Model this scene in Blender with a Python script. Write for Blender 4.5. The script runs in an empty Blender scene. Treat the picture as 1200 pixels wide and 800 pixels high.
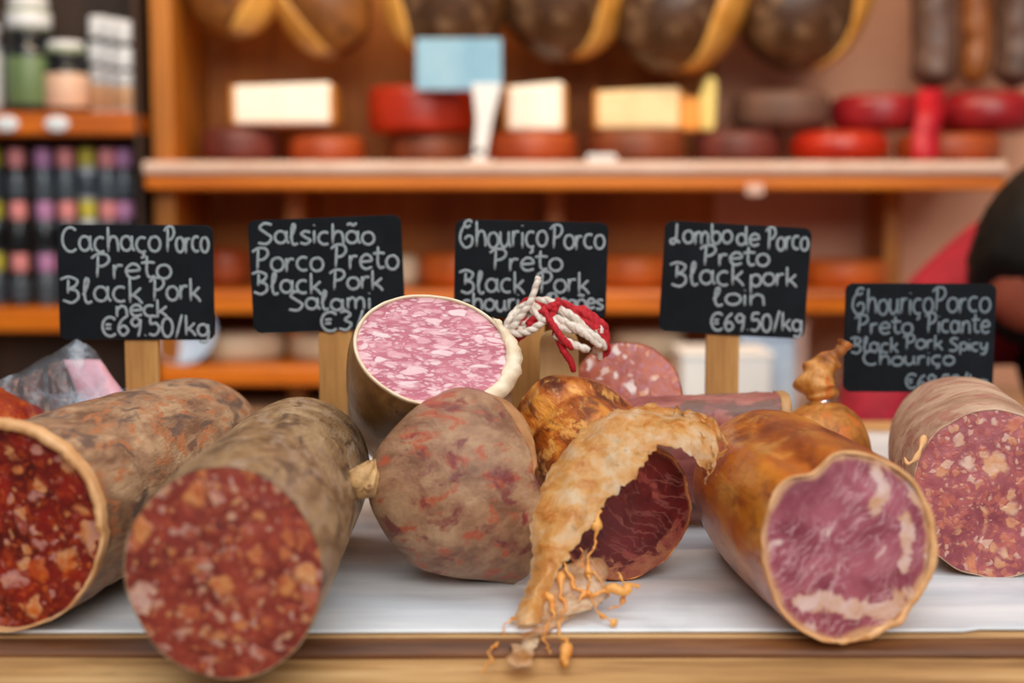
import bpy, bmesh, math, random
from mathutils import Vector, Matrix, noise as mnoise
R = math.radians
random.seed(7)
sc = bpy.context.scene
COL = sc.collection

# ------------------------------------------------------------------ camera
ZC = 0.95                     # counter top height
F = 1667.0                    # focal length in pixels of the 1200 px frame
PITCH = math.atan(170 / F)
CAM = Vector((0, 0, ZC + 0.236))
cam_d = bpy.data.cameras.new('camera')
cam = bpy.data.objects.new('camera', cam_d)
COL.objects.link(cam)
cam.location = CAM
cam.rotation_euler = (math.pi / 2 - PITCH, 0, 0)
cam_d.sensor_width = 36
cam_d.lens = 50.0
cam_d.clip_start = 0.05
cam_d.dof.use_dof = True
cam_d.dof.focus_distance = 0.905
cam_d.dof.aperture_fstop = 3.6
sc.camera = cam

# ------------------------------------------------------------------ world and light
sc.view_settings.view_transform = 'Standard'
sc.view_settings.look = 'None'
sc.view_settings.gamma = 1
sc.view_settings.use_curve_mapping = False
sc.view_settings.exposure = 0.0
w = bpy.data.worlds.new('world')
sc.world = w
w.use_nodes = True
nt = w.node_tree
bg = nt.nodes['Background']
bg.inputs['Color'].default_value = (0.86, 0.93, 1.0, 1)
bg.inputs['Strength'].default_value = 0.17


def area(name, loc, target, sx, sy, power, col):
    d = bpy.data.lights.new(name, 'AREA')
    d.shape = 'RECTANGLE'
    d.size, d.size_y = sx, sy
    d.energy = power
    d.color = col
    o = bpy.data.objects.new(name, d)
    COL.objects.link(o)
    o.location = loc
    o.rotation_euler = (Vector(target) - Vector(loc)).to_track_quat('-Z', 'Y').to_euler()
    return o


# daylight from the open street side behind the camera, and the roof light over the stall front
area('street_daylight', (0.5, -1.7, 2.7), (0.0, 1.5, 1.05), 3.2, 1.7, 94, (1.0, 0.97, 0.94))
area('roof_light', (-0.1, 0.75, 2.75), (0.0, 0.95, 0.95), 2.2, 0.7, 17, (0.95, 0.97, 1.0))
# warm shop lamps above the shelves
area('shop_lamp', (0.1, 1.75, 2.3), (0.1, 2.75, 1.25), 1.8, 0.25, 22, (1.0, 0.74, 0.46))


def at(px, py, t):
    """point seen at pixel (px, py) at depth t along the optical axis"""
    r = Vector((1, 0, 0))
    f = Vector((0, math.cos(PITCH), -math.sin(PITCH)))
    u = Vector((0, math.sin(PITCH), math.cos(PITCH)))
    return CAM + t * (f + (px - 600) / F * r - (py - 400) / F * u)


# ------------------------------------------------------------------ helpers
def srgb(r, g, b):
    def c(v):
        v /= 255.0
        return v / 12.92 if v <= 0.04045 else ((v + 0.055) / 1.055) ** 2.4
    return (c(r), c(g), c(b), 1.0)


def fbm(p, s=1.0, o=3):
    v, a = 0.0, 1.0
    q = Vector(p) * s
    for _ in range(o):
        v += a * mnoise.noise(q)
        q = q * 2.03 + Vector((3.1, 1.7, 9.2))
        a *= 0.5
    return v


def empty(name, loc, label, cat, group=None):
    o = bpy.data.objects.new(name, None)
    COL.objects.link(o)
    o.empty_display_size = 0.02
    o.location = loc
    return tag(o, label, cat, group)


def tag(o, label=None, cat=None, group=None, kind=None):
    if label: o['label'] = label
    if cat: o['category'] = cat
    if group: o['group'] = group
    if kind: o['kind'] = kind
    return o


def link(name, bm, mat, parent=None, M=None, smooth=True, label=None):
    """bm in local coordinates; M is the world matrix of the object"""
    me = bpy.data.meshes.new(name)
    bmesh.ops.recalc_face_normals(bm, faces=bm.faces[:])
    bm.to_mesh(me)
    bm.free()
    if smooth:
        me.polygons.foreach_set('use_smooth', [True] * len(me.polygons))
    if mat: me.materials.append(mat)
    o = bpy.data.objects.new(name, me)
    COL.objects.link(o)
    M = M or Matrix.Identity(4)
    if parent is not None:
        o.parent = parent
        pm = world(parent)
        o.matrix_basis = pm.inverted() @ M
    else:
        o.matrix_basis = M
    if label: o['label'] = label
    return o


def world(o):
    m = o.matrix_basis.copy()
    while o.parent is not None:
        o = o.parent
        m = o.matrix_basis @ m
    return m


def T(v):
    return Matrix.Translation(Vector(v))


def box(bm, x0, x1, y0, y1, z0, z1, bev=0.0, seg=2, M=None):
    g = bmesh.ops.create_cube(bm, size=1.0)
    vs = g['verts']
    for v in vs:
        v.co = Vector(((x0 + x1) / 2 + v.co.x * (x1 - x0), (y0 + y1) / 2 + v.co.y * (y1 - y0), (z0 + z1) / 2 + v.co.z * (z1 - z0)))
    if bev:
        es = list({e for v in vs for e in v.link_edges})
        r = bmesh.ops.bevel(bm, geom=es, offset=bev, segments=seg, profile=0.5, affect='EDGES')
        vs = list({v for f in r['faces'] for v in f.verts} | {v for v in vs if v.is_valid})
    if M is not None:
        for v in set(vs):
            v.co = M @ v.co
    return bm


def grid_rings(bm, rings, closed=True, cap0=False, cap1=False):
    vr = [[bm.verts.new(p) for p in r] for r in rings]
    n = len(rings[0])
    for a, b in zip(vr[:-1], vr[1:]):
        for i in range(n if closed else n - 1):
            j = (i + 1) % n
            bm.faces.new((a[i], a[j], b[j], b[i]))
    if cap0: bm.faces.new(vr[0][::-1])
    if cap1: bm.faces.new(vr[-1])
    return vr


def lathe(bm, prof, n=40, c=(0, 0, 0), wob=None):
    """profile of (r, z) turned about local z"""
    rings = []
    for r, z in prof:
        ring = []
        for i in range(n):
            a = 2 * math.pi * i / n
            k = 1.0 if wob is None else 1.0 + wob(a, z)
            ring.append(Vector((c[0] + r * k * math.cos(a), c[1] + r * k * math.sin(a), c[2] + z)))
        rings.append(ring)
    grid_rings(bm, rings, True, True, True)
    return bm


def catmull(P, per=8, closed=False):
    P = [Vector(p) for p in P]
    if len(P) < 3:
        return [P[0].lerp(P[-1], i / per) for i in range(per + 1)]
    out = []
    n = len(P)
    for i in range(n - 1):
        p1, p2 = P[i], P[i + 1]
        p0 = P[i - 1] if i else p1 + (p1 - p2)
        p3 = P[i + 2] if i + 2 < n else p2 + (p2 - p1)
        for k in range(per):
            t = k / per
            out.append(0.5 * ((2 * p1) + (p2 - p0) * t + (2 * p0 - 5 * p1 + 4 * p2 - p3) * t * t + (3 * p1 - p0 - 3 * p2 + p3) * t ** 3))
    out.append(P[-1])
    return out


def tube(bm, pts, rad, n=8, flat=None):
    """sweep a circle along pts; rad number or function of 0..1; flat=(axis vector, factor) squashes it"""
    pts = [Vector(p) for p in pts]
    m = len(pts)
    rings = []
    prev = None
    for i, p in enumerate(pts):
        d = (pts[min(i + 1, m - 1)] - pts[max(i - 1, 0)])
        if d.length < 1e-9: d = Vector((0, 0, 1))
        d.normalize()
        if prev is None:
            a = Vector((0, 0, 1)) if abs(d.z) < 0.9 else Vector((1, 0, 0))
            u = d.cross(a).normalized()
        else:
            u = (prev - d * prev.dot(d))
            if u.length < 1e-6: u = d.orthogonal()
            u.normalize()
        prev = u
        v = d.cross(u)
        r = rad(i / (m - 1)) if callable(rad) else rad
        ring = []
        for k in range(n):
            a = 2 * math.pi * k / n
            off = u * (r * math.cos(a)) + v * (r * math.sin(a))
            if flat:
                ax, fa = flat
                off = off - ax * (off.dot(ax) * (1 - fa))
            ring.append(p + off)
        rings.append(ring)
    grid_rings(bm, rings, True, True, True)
    return bm


def interp(ctrl, s):
    """smooth interpolation of a control list [(s, a, b, ...)]"""
    if s <= ctrl[0][0]: return ctrl[0][1:]
    for i in range(len(ctrl) - 1):
        a, b = ctrl[i], ctrl[i + 1]
        if s <= b[0]:
            t = (s - a[0]) / (b[0] - a[0])
            p = ctrl[i - 1] if i else a
            q = ctrl[i + 2] if i + 2 < len(ctrl) else b
            out = []
            for k in range(1, len(a)):
                m1 = (b[k] - p[k]) / max(b[0] - p[0], 1e-6) * (b[0] - a[0]) if i else (b[k] - a[k])
                m2 = (q[k] - a[k]) / max(q[0] - a[0], 1e-6) * (b[0] - a[0]) if i + 2 < len(ctrl) else (b[k] - a[k])
                h00 = 2 * t ** 3 - 3 * t * t + 1
                h10 = t ** 3 - 2 * t * t + t
                h01 = -2 * t ** 3 + 3 * t * t
                h11 = t ** 3 - t * t
                out.append(h00 * a[k] + h10 * m1 + h01 * b[k] + h11 * m2)
            return tuple(out)
    return ctrl[-1][1:]


# ------------------------------------------------------------------ materials
class NT:
    def __init__(self, name):
        self.m = bpy.data.materials.new(name)
        self.m.use_nodes = True
        self.t = self.m.node_tree
        self.b = self.t.nodes['Principled BSDF']
        self.co = None

    def n(self, typ, ins=None, **kw):
        x = self.t.nodes.new(typ)
        for k, v in kw.items(): setattr(x, k, v)
        for k, v in (ins or {}).items(): self.set(x, k, v)
        return x

    def set(self, node, key, v):
        s = node.inputs[key]
        if isinstance(v, bpy.types.NodeSocket): self.t.links.new(v, s)
        else: s.default_value = v

    def P(self, **kw):
        for k, v in kw.items(): self.set(self.b, k.replace('_', ' '), v)
        return self

    def coord(self, scale=(1, 1, 1), loc=(0, 0, 0), rot=(0, 0, 0)):
        if self.co is None:
            self.co = self.n('ShaderNodeTexCoord').outputs['Object']
        mp = self.n('ShaderNodeMapping', {'Vector': self.co, 'Scale': scale, 'Location': loc, 'Rotation': rot})
        return mp.outputs[0]

    def noise(self, co, scale, detail=4, rough=0.55, dist=0.0, out=0):
        x = self.n('ShaderNodeTexNoise', {'Vector': co, 'Scale': scale, 'Detail': detail, 'Roughness': rough, 'Distortion': dist})
        return x.outputs[out]

    def voro(self, co, scale, feature='F1', rand=1.0):
        x = self.n('ShaderNodeTexVoronoi', {'Vector': co, 'Scale': scale, 'Randomness': rand}, feature=feature)
        return x

    def warp(self, co, scale, amt):
        nz = self.n('ShaderNodeTexNoise', {'Vector': co, 'Scale': scale, 'Detail': 3.0})
        a = self.n('ShaderNodeVectorMath', {0: nz.outputs[1], 1: (0.5, 0.5, 0.5)}, operation='SUBTRACT')
        b = self.n('ShaderNodeVectorMath', {0: a.outputs[0], 'Scale': amt}, operation='SCALE')
        return self.n('ShaderNodeVectorMath', {0: co, 1: b.outputs[0]}, operation='ADD').outputs[0]

    def ramp(self, fac, stops, interp='LINEAR'):
        x = self.n('ShaderNodeValToRGB', {'Fac': fac})
        r = x.color_ramp
        r.interpolation = interp
        while len(r.elements) < len(stops): r.elements.new(0.5)
        for e, (p, c) in zip(r.elements, stops):
            e.position = p
            e.color = c if len(c) == 4 else (*c, 1)
        return x.outputs[0]

    def ss(self, v, a, b, lo=0.0, hi=1.0):
        x = self.n('ShaderNodeMapRange', {'Value': v, 'From Min': a, 'From Max': b, 'To Min': lo, 'To Max': hi}, interpolation_type='SMOOTHSTEP')
        return x.outputs[0]

    def math(self, op, a, b=0.0):
        return self.n('ShaderNodeMath', {0: a, 1: b}, operation=op).outputs[0]

    def mix(self, fac, a, b, mode='MIX'):
        x = self.n('ShaderNodeMix', data_type='RGBA', blend_type=mode)
        self.set(x, 0, fac)
        self.set(x, 6, a)
        self.set(x, 7, b)
        return x.outputs[2]

    def sep(self, c):
        return self.n('ShaderNodeSeparateColor', {0: c}).outputs

    def bump(self, h, strength=0.3, dist=0.002):
        x = self.n('ShaderNodeBump', {'Height': h, 'Strength': strength, 'Distance': dist})
        self.set(self.b, 'Normal', x.outputs[0])
        return self


def plain(name, c, rough=0.6, **kw):
    m = NT(name)
    m.P(Base_Color=c, Roughness=rough, **kw)
    return m.m


def mottled(name, c1, c2, scale=20, rough=0.6, stretch=(1, 1, 1), bump=0.2, c3=None, **kw):
    m = NT(name)
    co = m.coord(stretch)
    f = m.noise(co, scale, 5, 0.6)
    col = m.ramp(f, [(0.32, c1), (0.66, c2)])
    if c3:
        f2 = m.noise(co, scale * 2.7, 4, 0.6)
        col = m.mix(m.ss(f2, 0.52, 0.68), col, c3)
    m.P(Base_Color=col, Roughness=rough, **kw)
    m.bump(f, bump, 0.003)
    return m.m


def wood(name, c1, c2, c3, axis='X', scale=1.0, rough=0.45, coat=0.0):
    m = NT(name)
    k = {'X': (2.2, 26, 26), 'Z': (26, 26, 2.2), 'Y': (26, 2.2, 26)}[axis]
    co = m.coord(tuple(v * scale for v in k))
    co = m.warp(co, 0.7, 0.8)
    f = m.noise(co, 1.2, 6, 0.62)
    g = m.noise(co, 5.0, 3, 0.6)
    col = m.ramp(f, [(0.30, c1), (0.5, c2), (0.70, c3)])
    col = m.mix(m.ss(g, 0.58, 0.72, 0, 0.45), col, c1)
    m.P(Base_Color=col, Roughness=rough, Coat_Weight=coat, Coat_Roughness=0.25)
    m.bump(f, 0.15, 0.002)
    return m.m


def sausage_face(name, meat1, meat2, fats, s1=62, s2=130, dens1=(0.12, 0.62), dens2=(0.0, 0.5), seed=0.0, stretch=(1, 1, 0.6), warp=(55, 0.012), rough=0.38, soft=0.10, amount2=0.8, amount1=0.85):
    """cut face of a sausage: lean meat with lumps of fat of two sizes"""
    m = NT(name)
    co = m.coord(stretch, (seed, seed * 0.7, seed * 0.3))
    cw = m.warp(co, warp[0], warp[1])
    cw = m.warp(cw, warp[0] * 3.5, warp[1] * 0.28)
    base = m.ramp(m.noise(cw, 45, 5, 0.65), [(0.34, meat1), (0.64, meat2)])
    fine = m.noise(cw, 200, 4, 0.65)
    base = m.mix(m.ss(fine, 0.48, 0.66, 0, 0.55), base, fats[0])
    col = base
    hsum = fine
    for k, (sc_, dn, am, wv) in enumerate(((s2 * 1.9, dens2, amount2 * 0.8, (150, 0.006)), (s2, dens2, amount2, (90, 0.010)), (s1, dens1, amount1, (50, 0.016)))):
        cl = m.warp(cw, wv[0], wv[1])
        sh = m.n('ShaderNodeVectorMath', {0: cl, 1: (0.013 * k, 0.021 * k, 0.017 * k)}, operation='ADD').outputs[0]
        v = m.voro(sh, sc_)
        ch = m.sep(v.outputs['Color'])
        rad = m.n('ShaderNodeMapRange', {'Value': ch[0], 'From Min': 0.08, 'From Max': 1.0, 'To Min': dn[0], 'To Max': dn[1]}).outputs[0]
        d = m.math('SUBTRACT', rad, v.outputs['Distance'])
        mask = m.ss(d, -soft * 0.5, soft, 0, am)
        n2 = m.noise(cw, 150, 3, 0.6)
        pick = m.math('ADD', ch[1], m.math('MULTIPLY', m.math('SUBTRACT', n2, 0.5), 0.9))
        fc = m.ramp(pick, [((i + 0.5) / len(fats), f) for i, f in enumerate(fats)])
        col = m.mix(mask, col, fc)
        hsum = m.math('ADD', hsum, mask)
    m.P(Base_Color=col, Roughness=rough, Specular_IOR_Level=0.4)
    m.b.inputs['Subsurface Weight'].default_value = 0.0
    m.bump(hsum, 0.35, 0.0012)
    return m.m


def casing(name, c1, c2, c3, c4, rough=0.55, scale=26, stretch=(1, 1, 0.45), bump=0.5, wr=(1, 1, 0.25), dark=None, coat=0.0):
    """natural casing: mottled skin with spots, dusting and wrinkles"""
    m = NT(name)
    co = m.coord(stretch)
    cw = m.warp(co, 30, 0.02)
    f = m.noise(cw, scale, 6, 0.66)
    col = m.ramp(f, [(0.36, c1), (0.49, c2), (0.61, c3)])
    g = m.noise(cw, scale * 2.4, 4, 0.6)
    col = m.mix(m.ss(g, 0.52, 0.64, 0, 0.9), col, c4)
    if dark is not None:
        d = m.noise(cw, scale * 1.4, 5, 0.62, 0.4)
        col = m.mix(m.ss(d, 0.52, 0.64, 0, 0.85), col, dark)
    wco = m.coord(wr)
    wn = m.noise(m.warp(wco, 40, 0.01), 150, 5, 0.7)
    col = m.mix(m.ss(wn, 0.50, 0.75, 0, 0.35), col, c1)
    h = m.math('ADD', m.math('MULTIPLY', wn, 1.0), m.math('MULTIPLY', f, 0.8))
    m.P(Base_Color=col, Roughness=rough, Specular_IOR_Level=0.4, Coat_Weight=coat, Coat_Roughness=0.22)
    m.bump(h, bump, 0.0022)
    return m.m


MAT = {}
# wood
MAT['counter'] = wood('counter_wood', srgb(118, 78, 42), srgb(190, 146, 92), srgb(226, 188, 132), 'X', 1.6, 0.5)
MAT['counter_dark'] = wood('counter_edge_wood', srgb(60, 32, 14), srgb(108, 64, 32), srgb(140, 90, 48), 'X', 1.6, 0.55)
MAT['shelf'] = wood('shelf_wood', srgb(150, 70, 6), srgb(206, 108, 12), srgb(226, 132, 26), 'X', 0.8, 0.35, 0.3)
MAT['post'] = wood('post_wood', srgb(130, 74, 14), srgb(176, 106, 28), srgb(198, 130, 46), 'Z', 0.8, 0.45)
MAT['panel'] = wood('panel_wood', srgb(150, 78, 16), srgb(186, 108, 32), srgb(206, 128, 48), 'Z', 0.5, 0.6)
MAT['stake'] = wood('stake_wood', srgb(150, 98, 42), srgb(186, 134, 70), srgb(206, 160, 96), 'Z', 2.2, 0.6)
MAT['dark_panel'] = wood('dark_panel_wood', srgb(30, 17, 9), srgb(46, 27, 14), srgb(60, 36, 20), 'Z', 0.6, 0.7)
MAT['right_wall'] = mottled('terracotta_wall', srgb(222, 162, 130), srgb(232, 178, 146), 6, 0.85, bump=0.1)  # paler tan colour for the right part of the back wall
MAT['edge_strip'] = mottled('lit_edge_strip', srgb(205, 170, 150), srgb(222, 194, 178), 14, 0.35, bump=0.03)  # pale colour stands in for light caught on the shelf's upper moulding
MAT['floor'] = mottled('stone_floor', srgb(120, 110, 100), srgb(150, 140, 128), 5, 0.7)
MAT['white_wall'] = mottled('white_wall', srgb(200, 190, 178), srgb(214, 205, 194), 4, 0.85, bump=0.05)

m = NT('greaseproof_paper')
co = m.coord((3.0, 22, 1))
f = m.noise(m.warp(co, 1.5, 0.5), 1.4, 6, 0.6)
g = m.noise(m.coord((1, 1, 1)), 9, 5, 0.6)
col = m.ramp(f, [(0.36, srgb(206, 213, 219)), (0.62, srgb(234, 238, 240))])
col = m.mix(m.ss(g, 0.52, 0.70, 0, 0.5), col, srgb(186, 190, 192))
m.P(Base_Color=col, Roughness=0.42)
m.bump(f, 0.2, 0.002)
MAT['paper'] = m.m

# chalk boards
MAT['slate'] = mottled('black_chalkboard', srgb(15, 18, 22), srgb(23, 27, 32), 30, 0.7, bump=0.05, Specular_IOR_Level=0.12)
m = NT('chalk_marker')
f = m.noise(m.coord(), 900, 3, 0.7)
m.P(Base_Color=m.ramp(f, [(0.3, srgb(116, 126, 131)), (0.65, srgb(168, 177, 180))]), Roughness=0.9)
MAT['chalk'] = m.m
m = NT('faint_chalk_marker')
f = m.noise(m.coord(), 900, 3, 0.7)
m.P(Base_Color=m.ramp(f, [(0.3, srgb(84, 96, 104)), (0.65, srgb(128, 140, 146))]), Roughness=0.9)
MAT['chalk_faint'] = m.m

# cut faces
MAT['face_neck'] = sausage_face('cut_face_dark_paprika', srgb(70, 10, 6), srgb(138, 26, 14),
    [srgb(172, 66, 20), srgb(194, 96, 32), srgb(210, 150, 100), srgb(196, 140, 130), srgb(150, 66, 52)], 68, 112, (0.0, 0.58), (0.0, 0.52), 0.31, soft=0.16)
MAT['face_second'] = sausage_face('cut_face_brick_red', srgb(94, 30, 28), srgb(148, 58, 44),
    [srgb(178, 84, 52), srgb(202, 126, 70), srgb(214, 158, 108), srgb(206, 168, 154), srgb(172, 88, 64)], 70, 120, (0.0, 0.62), (0.0, 0.56), 0.77, soft=0.17, amount2=0.75, amount1=0.9)
MAT['face_right'] = sausage_face('cut_face_mauve_red', srgb(126, 56, 64), srgb(164, 86, 90),
    [srgb(190, 104, 86), srgb(206, 134, 92), srgb(218, 168, 122), srgb(224, 192, 172)], 74, 122, (0.0, 0.62), (0.0, 0.56), 4.31, soft=0.16, amount1=0.78, amount2=0.65)
MAT['face_round'] = sausage_face('cut_face_marbled_chorizo', srgb(150, 62, 48), srgb(186, 96, 66),
    [srgb(170, 110, 128), srgb(196, 120, 86), srgb(226, 170, 130), srgb(240, 226, 220)], 44, 100, (0.0, 0.62), (0.0, 0.56), 2.2, soft=0.16)
MAT['face_salami'] = sausage_face('cut_face_pink_salami', srgb(172, 88, 106), srgb(196, 116, 130),
    [srgb(222, 166, 174), srgb(234, 192, 198), srgb(240, 212, 214)], 185, 300, (0.0, 0.68), (0.05, 0.62), 3.7, stretch=(0.42, 1.2, 0.6), warp=(60, 0.006), rough=0.55, soft=0.14, amount2=0.75)


def loin_face(name, c1, c2, vein, rim, white, scale=1.0, seed=0.0, rot=0.6, veins=0.6, edge=None):
    m = NT(name)
    co = m.coord((1, 1, 1), (seed, seed, seed), (0, 0, rot))
    cw = m.warp(co, 32, 0.022)
    base = m.ramp(m.noise(cw, 40, 5, 0.6), [(0.32, c1), (0.66, c2)])
    st = m.n('ShaderNodeVectorMath', {0: cw, 1: (3.2 * scale, 0.8 * scale, 1)}, operation='MULTIPLY').outputs[0]
    vn = m.noise(m.warp(st, 30, 0.02), 62, 4, 0.55)
    vd = m.math('ABSOLUTE', m.math('SUBTRACT', vn, 0.5))
    vm = m.ss(vd, 0.0, 0.045, veins, 0.0)
    gate = m.ss(m.noise(cw, 36, 3, 0.5), 0.36, 0.56)
    col = m.mix(m.math('MULTIPLY', vm, gate), base, vein)
    bl = m.ss(m.noise(m.n('ShaderNodeVectorMath', {0: cw, 1: (1.8, 0.7, 1)}, operation='MULTIPLY').outputs[0], 55, 3, 0.5), 0.62, 0.70, 0, 0.75)
    col = m.mix(bl, col, white)
    if edge:
        attr = m.n('ShaderNodeAttribute', attribute_name='rimness')
        e = m.math('ADD', attr.outputs['Fac'], m.math('MULTIPLY', m.math('SUBTRACT', m.noise(cw, 60, 4, 0.6), 0.5), edge[2]))
        col = m.mix(m.ss(e, edge[0], edge[1]), col, rim)
    fm = m.n('ShaderNodeAttribute', attribute_name='fatmask').outputs['Fac']
    fm = m.math('ADD', fm, m.math('MULTIPLY', m.math('SUBTRACT', m.noise(cw, 130, 5, 0.65), 0.5), 2.3))
    fcol = m.ramp(m.noise(cw, 70, 4, 0.6), [(0.35, rim), (0.62, white)])
    col = m.mix(m.ss(fm, 0.34, 0.70, 0, 0.9), col, fcol)
    m.P(Base_Color=col, Roughness=0.42, Specular_IOR_Level=0.4)
    m.bump(m.math('ADD', vm, m.noise(cw, 120, 3, 0.6)), 0.3, 0.001)
    return m.m


MAT['face_loin'] = loin_face('cut_face_pink_loin', srgb(124, 52, 66), srgb(176, 98, 112), srgb(214, 170, 176), srgb(206, 158, 118), srgb(224, 196, 190), 1.0, 0.4, 0.65, 0.55, (0.90, 0.99, 0.16))
MAT['face_lomo'] = loin_face('cut_face_dark_lomo', srgb(66, 14, 14), srgb(108, 30, 30), srgb(178, 112, 100), srgb(186, 124, 82), srgb(150, 70, 62), 0.55, 1.9, -1.0, 0.28, (0.93, 1.0, 0.12))

# casings
MAT['skin_neck'] = casing('mould_grey_casing', srgb(120, 84, 62), srgb(164, 126, 96), srgb(196, 160, 124), srgb(184, 116, 74), 0.5, 44, dark=srgb(98, 80, 74), bump=0.8)
MAT['skin_second'] = casing('olive_brown_casing', srgb(116, 86, 56), srgb(158, 126, 90), srgb(188, 158, 120), srgb(172, 146, 122), 0.42, 44, dark=srgb(88, 66, 50), bump=0.8)
MAT['skin_right'] = casing('dusty_tan_casing', srgb(158, 118, 96), srgb(186, 150, 124), srgb(206, 174, 148), srgb(170, 112, 98), 0.62, 26, stretch=(0.5, 1.3, 1.2), wr=(0.4, 1.5, 1.5))
MAT['skin_cone'] = casing('cone_casing', srgb(122, 82, 60), srgb(158, 118, 88), srgb(176, 140, 106), srgb(170, 80, 52), 0.42, 40, stretch=(0.55, 1, 0.8), bump=0.7, wr=(0.4, 1, 1), dark=srgb(112, 40, 46))
MAT['skin_salami'] = casing('salami_casing', srgb(112, 78, 36), srgb(150, 108, 58), srgb(182, 142, 86), srgb(132, 92, 46), 0.45, 24)
MAT['skin_lomo'] = casing('smoked_orange_casing', srgb(92, 34, 8), srgb(180, 90, 24), srgb(222, 146, 54), srgb(232, 166, 84), 0.34, 44, stretch=(1, 1, 0.4), bump=0.9, dark=srgb(92, 34, 16), coat=0.4)
MAT['skin_loin'] = casing('golden_smoked_casing', srgb(128, 48, 8), srgb(188, 100, 20), srgb(210, 132, 36), srgb(206, 140, 62), 0.28, 22, stretch=(0.9, 0.9, 0.4), bump=0.6, dark=srgb(120, 34, 8), coat=0.5)
MAT['skin_round'] = casing('dark_red_casing', srgb(96, 42, 28), srgb(140, 70, 44), srgb(166, 92, 56), srgb(176, 110, 60), 0.5, 26)
MAT['skin_link'] = casing('orange_twisted_casing', srgb(136, 76, 28), srgb(188, 122, 52), srgb(214, 156, 88), srgb(200, 110, 44), 0.45, 36)
MAT['rim_white'] = mottled('cream_casing_edge', srgb(226, 200, 162), srgb(244, 228, 200), 60, 0.6, bump=0.4)
MAT['rim_tan'] = mottled('tan_casing_edge', srgb(206, 146, 90), srgb(234, 184, 130), 60, 0.55, bump=0.4)
MAT['rim_orange'] = mottled('orange_casing_edge', srgb(176, 88, 36), srgb(216, 140, 72), 60, 0.5, bump=0.4)
MAT['knot'] = mottled('dried_knot', srgb(150, 108, 64), srgb(206, 166, 112), 60, 0.6, bump=0.8, c3=srgb(120, 80, 46))
MAT['slab'] = casing('cured_slab_meat', srgb(120, 62, 62), srgb(158, 90, 86), srgb(176, 118, 106), srgb(112, 84, 74), 0.4, 30, stretch=(0.4, 1.2, 1.2))
MAT['slab_rind'] = mottled('cured_slab_rind', srgb(176, 128, 78), srgb(206, 164, 110), 40, 0.5)
MAT['paprika'] = casing('paprika_meat', srgb(110, 18, 10), srgb(160, 50, 16), srgb(206, 110, 30), srgb(150, 24, 14), 0.3, 36, stretch=(1, 1, 1))
MAT['metal'] = plain('clip_metal', (0.6, 0.6, 0.6, 1), 0.3, Metallic=1.0)

m = NT('peeled_casing')
co = m.coord((1, 1, 1))
cw = m.warp(co, 40, 0.02)
f = m.noise(cw, 58, 6, 0.7)
col = m.ramp(f, [(0.30, srgb(226, 142, 54)), (0.47, srgb(248, 198, 120)), (0.66, srgb(254, 234, 200))])
m.P(Base_Color=col, Roughness=0.26, Coat_Weight=0.4, Coat_Roughness=0.15)
m.bump(m.noise(cw, 130, 5, 0.7), 0.6, 0.002)
tr = m.n('ShaderNodeBsdfTranslucent', {'Color': col})
mx = m.n('ShaderNodeMixShader', {0: 0.2, 1: m.b.outputs[0], 2: tr.outputs[0]})
tp = m.n('ShaderNodeBsdfTransparent')
hole = m.ss(m.noise(cw, 75, 3, 0.6), 0.60, 0.68, 0.0, 0.35)
mx2 = m.n('ShaderNodeMixShader', {0: hole, 1: mx.outputs[0], 2: tp.outputs[0]})
m.t.links.new(mx2.outputs[0], m.t.nodes['Material Output'].inputs[0])
MAT['peel'] = m.m
m = NT('peeled_membrane')
co = m.coord((1, 1, 1))
f = m.noise(m.warp(co, 50, 0.02), 60, 5, 0.65)
col = m.ramp(f, [(0.34, srgb(232, 158, 72)), (0.62, srgb(248, 226, 192))])
m.P(Base_Color=col, Roughness=0.35)
tp = m.n('ShaderNodeBsdfTransparent')
mx2 = m.n('ShaderNodeMixShader', {0: m.ss(f, 0.35, 0.65, 0.6, 0.08), 1: m.b.outputs[0], 2: tp.outputs[0]})
m.t.links.new(mx2.outputs[0], m.t.nodes['Material Output'].inputs[0])
MAT['membrane'] = m.m
MAT['orange_strand'] = mottled('orange_netting', srgb(214, 128, 44), srgb(238, 178, 96), 90, 0.45, bump=0.4)
MAT['twine_red'] = mottled('red_twine', srgb(160, 14, 26), srgb(200, 32, 44), 300, 0.8)
MAT['twine_white'] = mottled('white_twine', srgb(206, 190, 172), srgb(236, 226, 214), 300, 0.8)
MAT['pale_wood'] = wood('pale_peg_wood', srgb(196, 152, 96), srgb(212, 172, 116), srgb(224, 188, 136), 'Z', 1.6, 0.6)

m = NT('clear_plastic_film')
f = m.noise(m.coord(), 55, 4, 0.6)
m.P(Base_Color=srgb(214, 224, 234), Roughness=0.16, Specular_IOR_Level=0.7)
tp = m.n('ShaderNodeBsdfTransparent', {'Color': (0.95, 0.97, 1, 1)})
mx = m.n('ShaderNodeMixShader', {0: m.ss(f, 0.32, 0.56, 0.55, 0.93), 1: m.b.outputs[0], 2: tp.outputs[0]})
m.t.links.new(mx.outputs[0], m.t.nodes['Material Output'].inputs[0])
m.bump(f, 0.5, 0.004)
MAT['film'] = m.m
MAT['ham_pink'] = mottled('pink_ham', srgb(214, 150, 164), srgb(228, 178, 186), 30, 0.4)
MAT['dark_meat'] = mottled('dark_dried_meat', srgb(62, 44, 40), srgb(120, 90, 78), 60, 0.5, c3=srgb(160, 116, 96))

# ------------------------------------------------------------------ room
def at_y(px, py, Y):
    """point seen at pixel on the vertical plane y = Y"""
    f = at(px, py, 1.0) - CAM
    return CAM + f * (Y / f.y)


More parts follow.
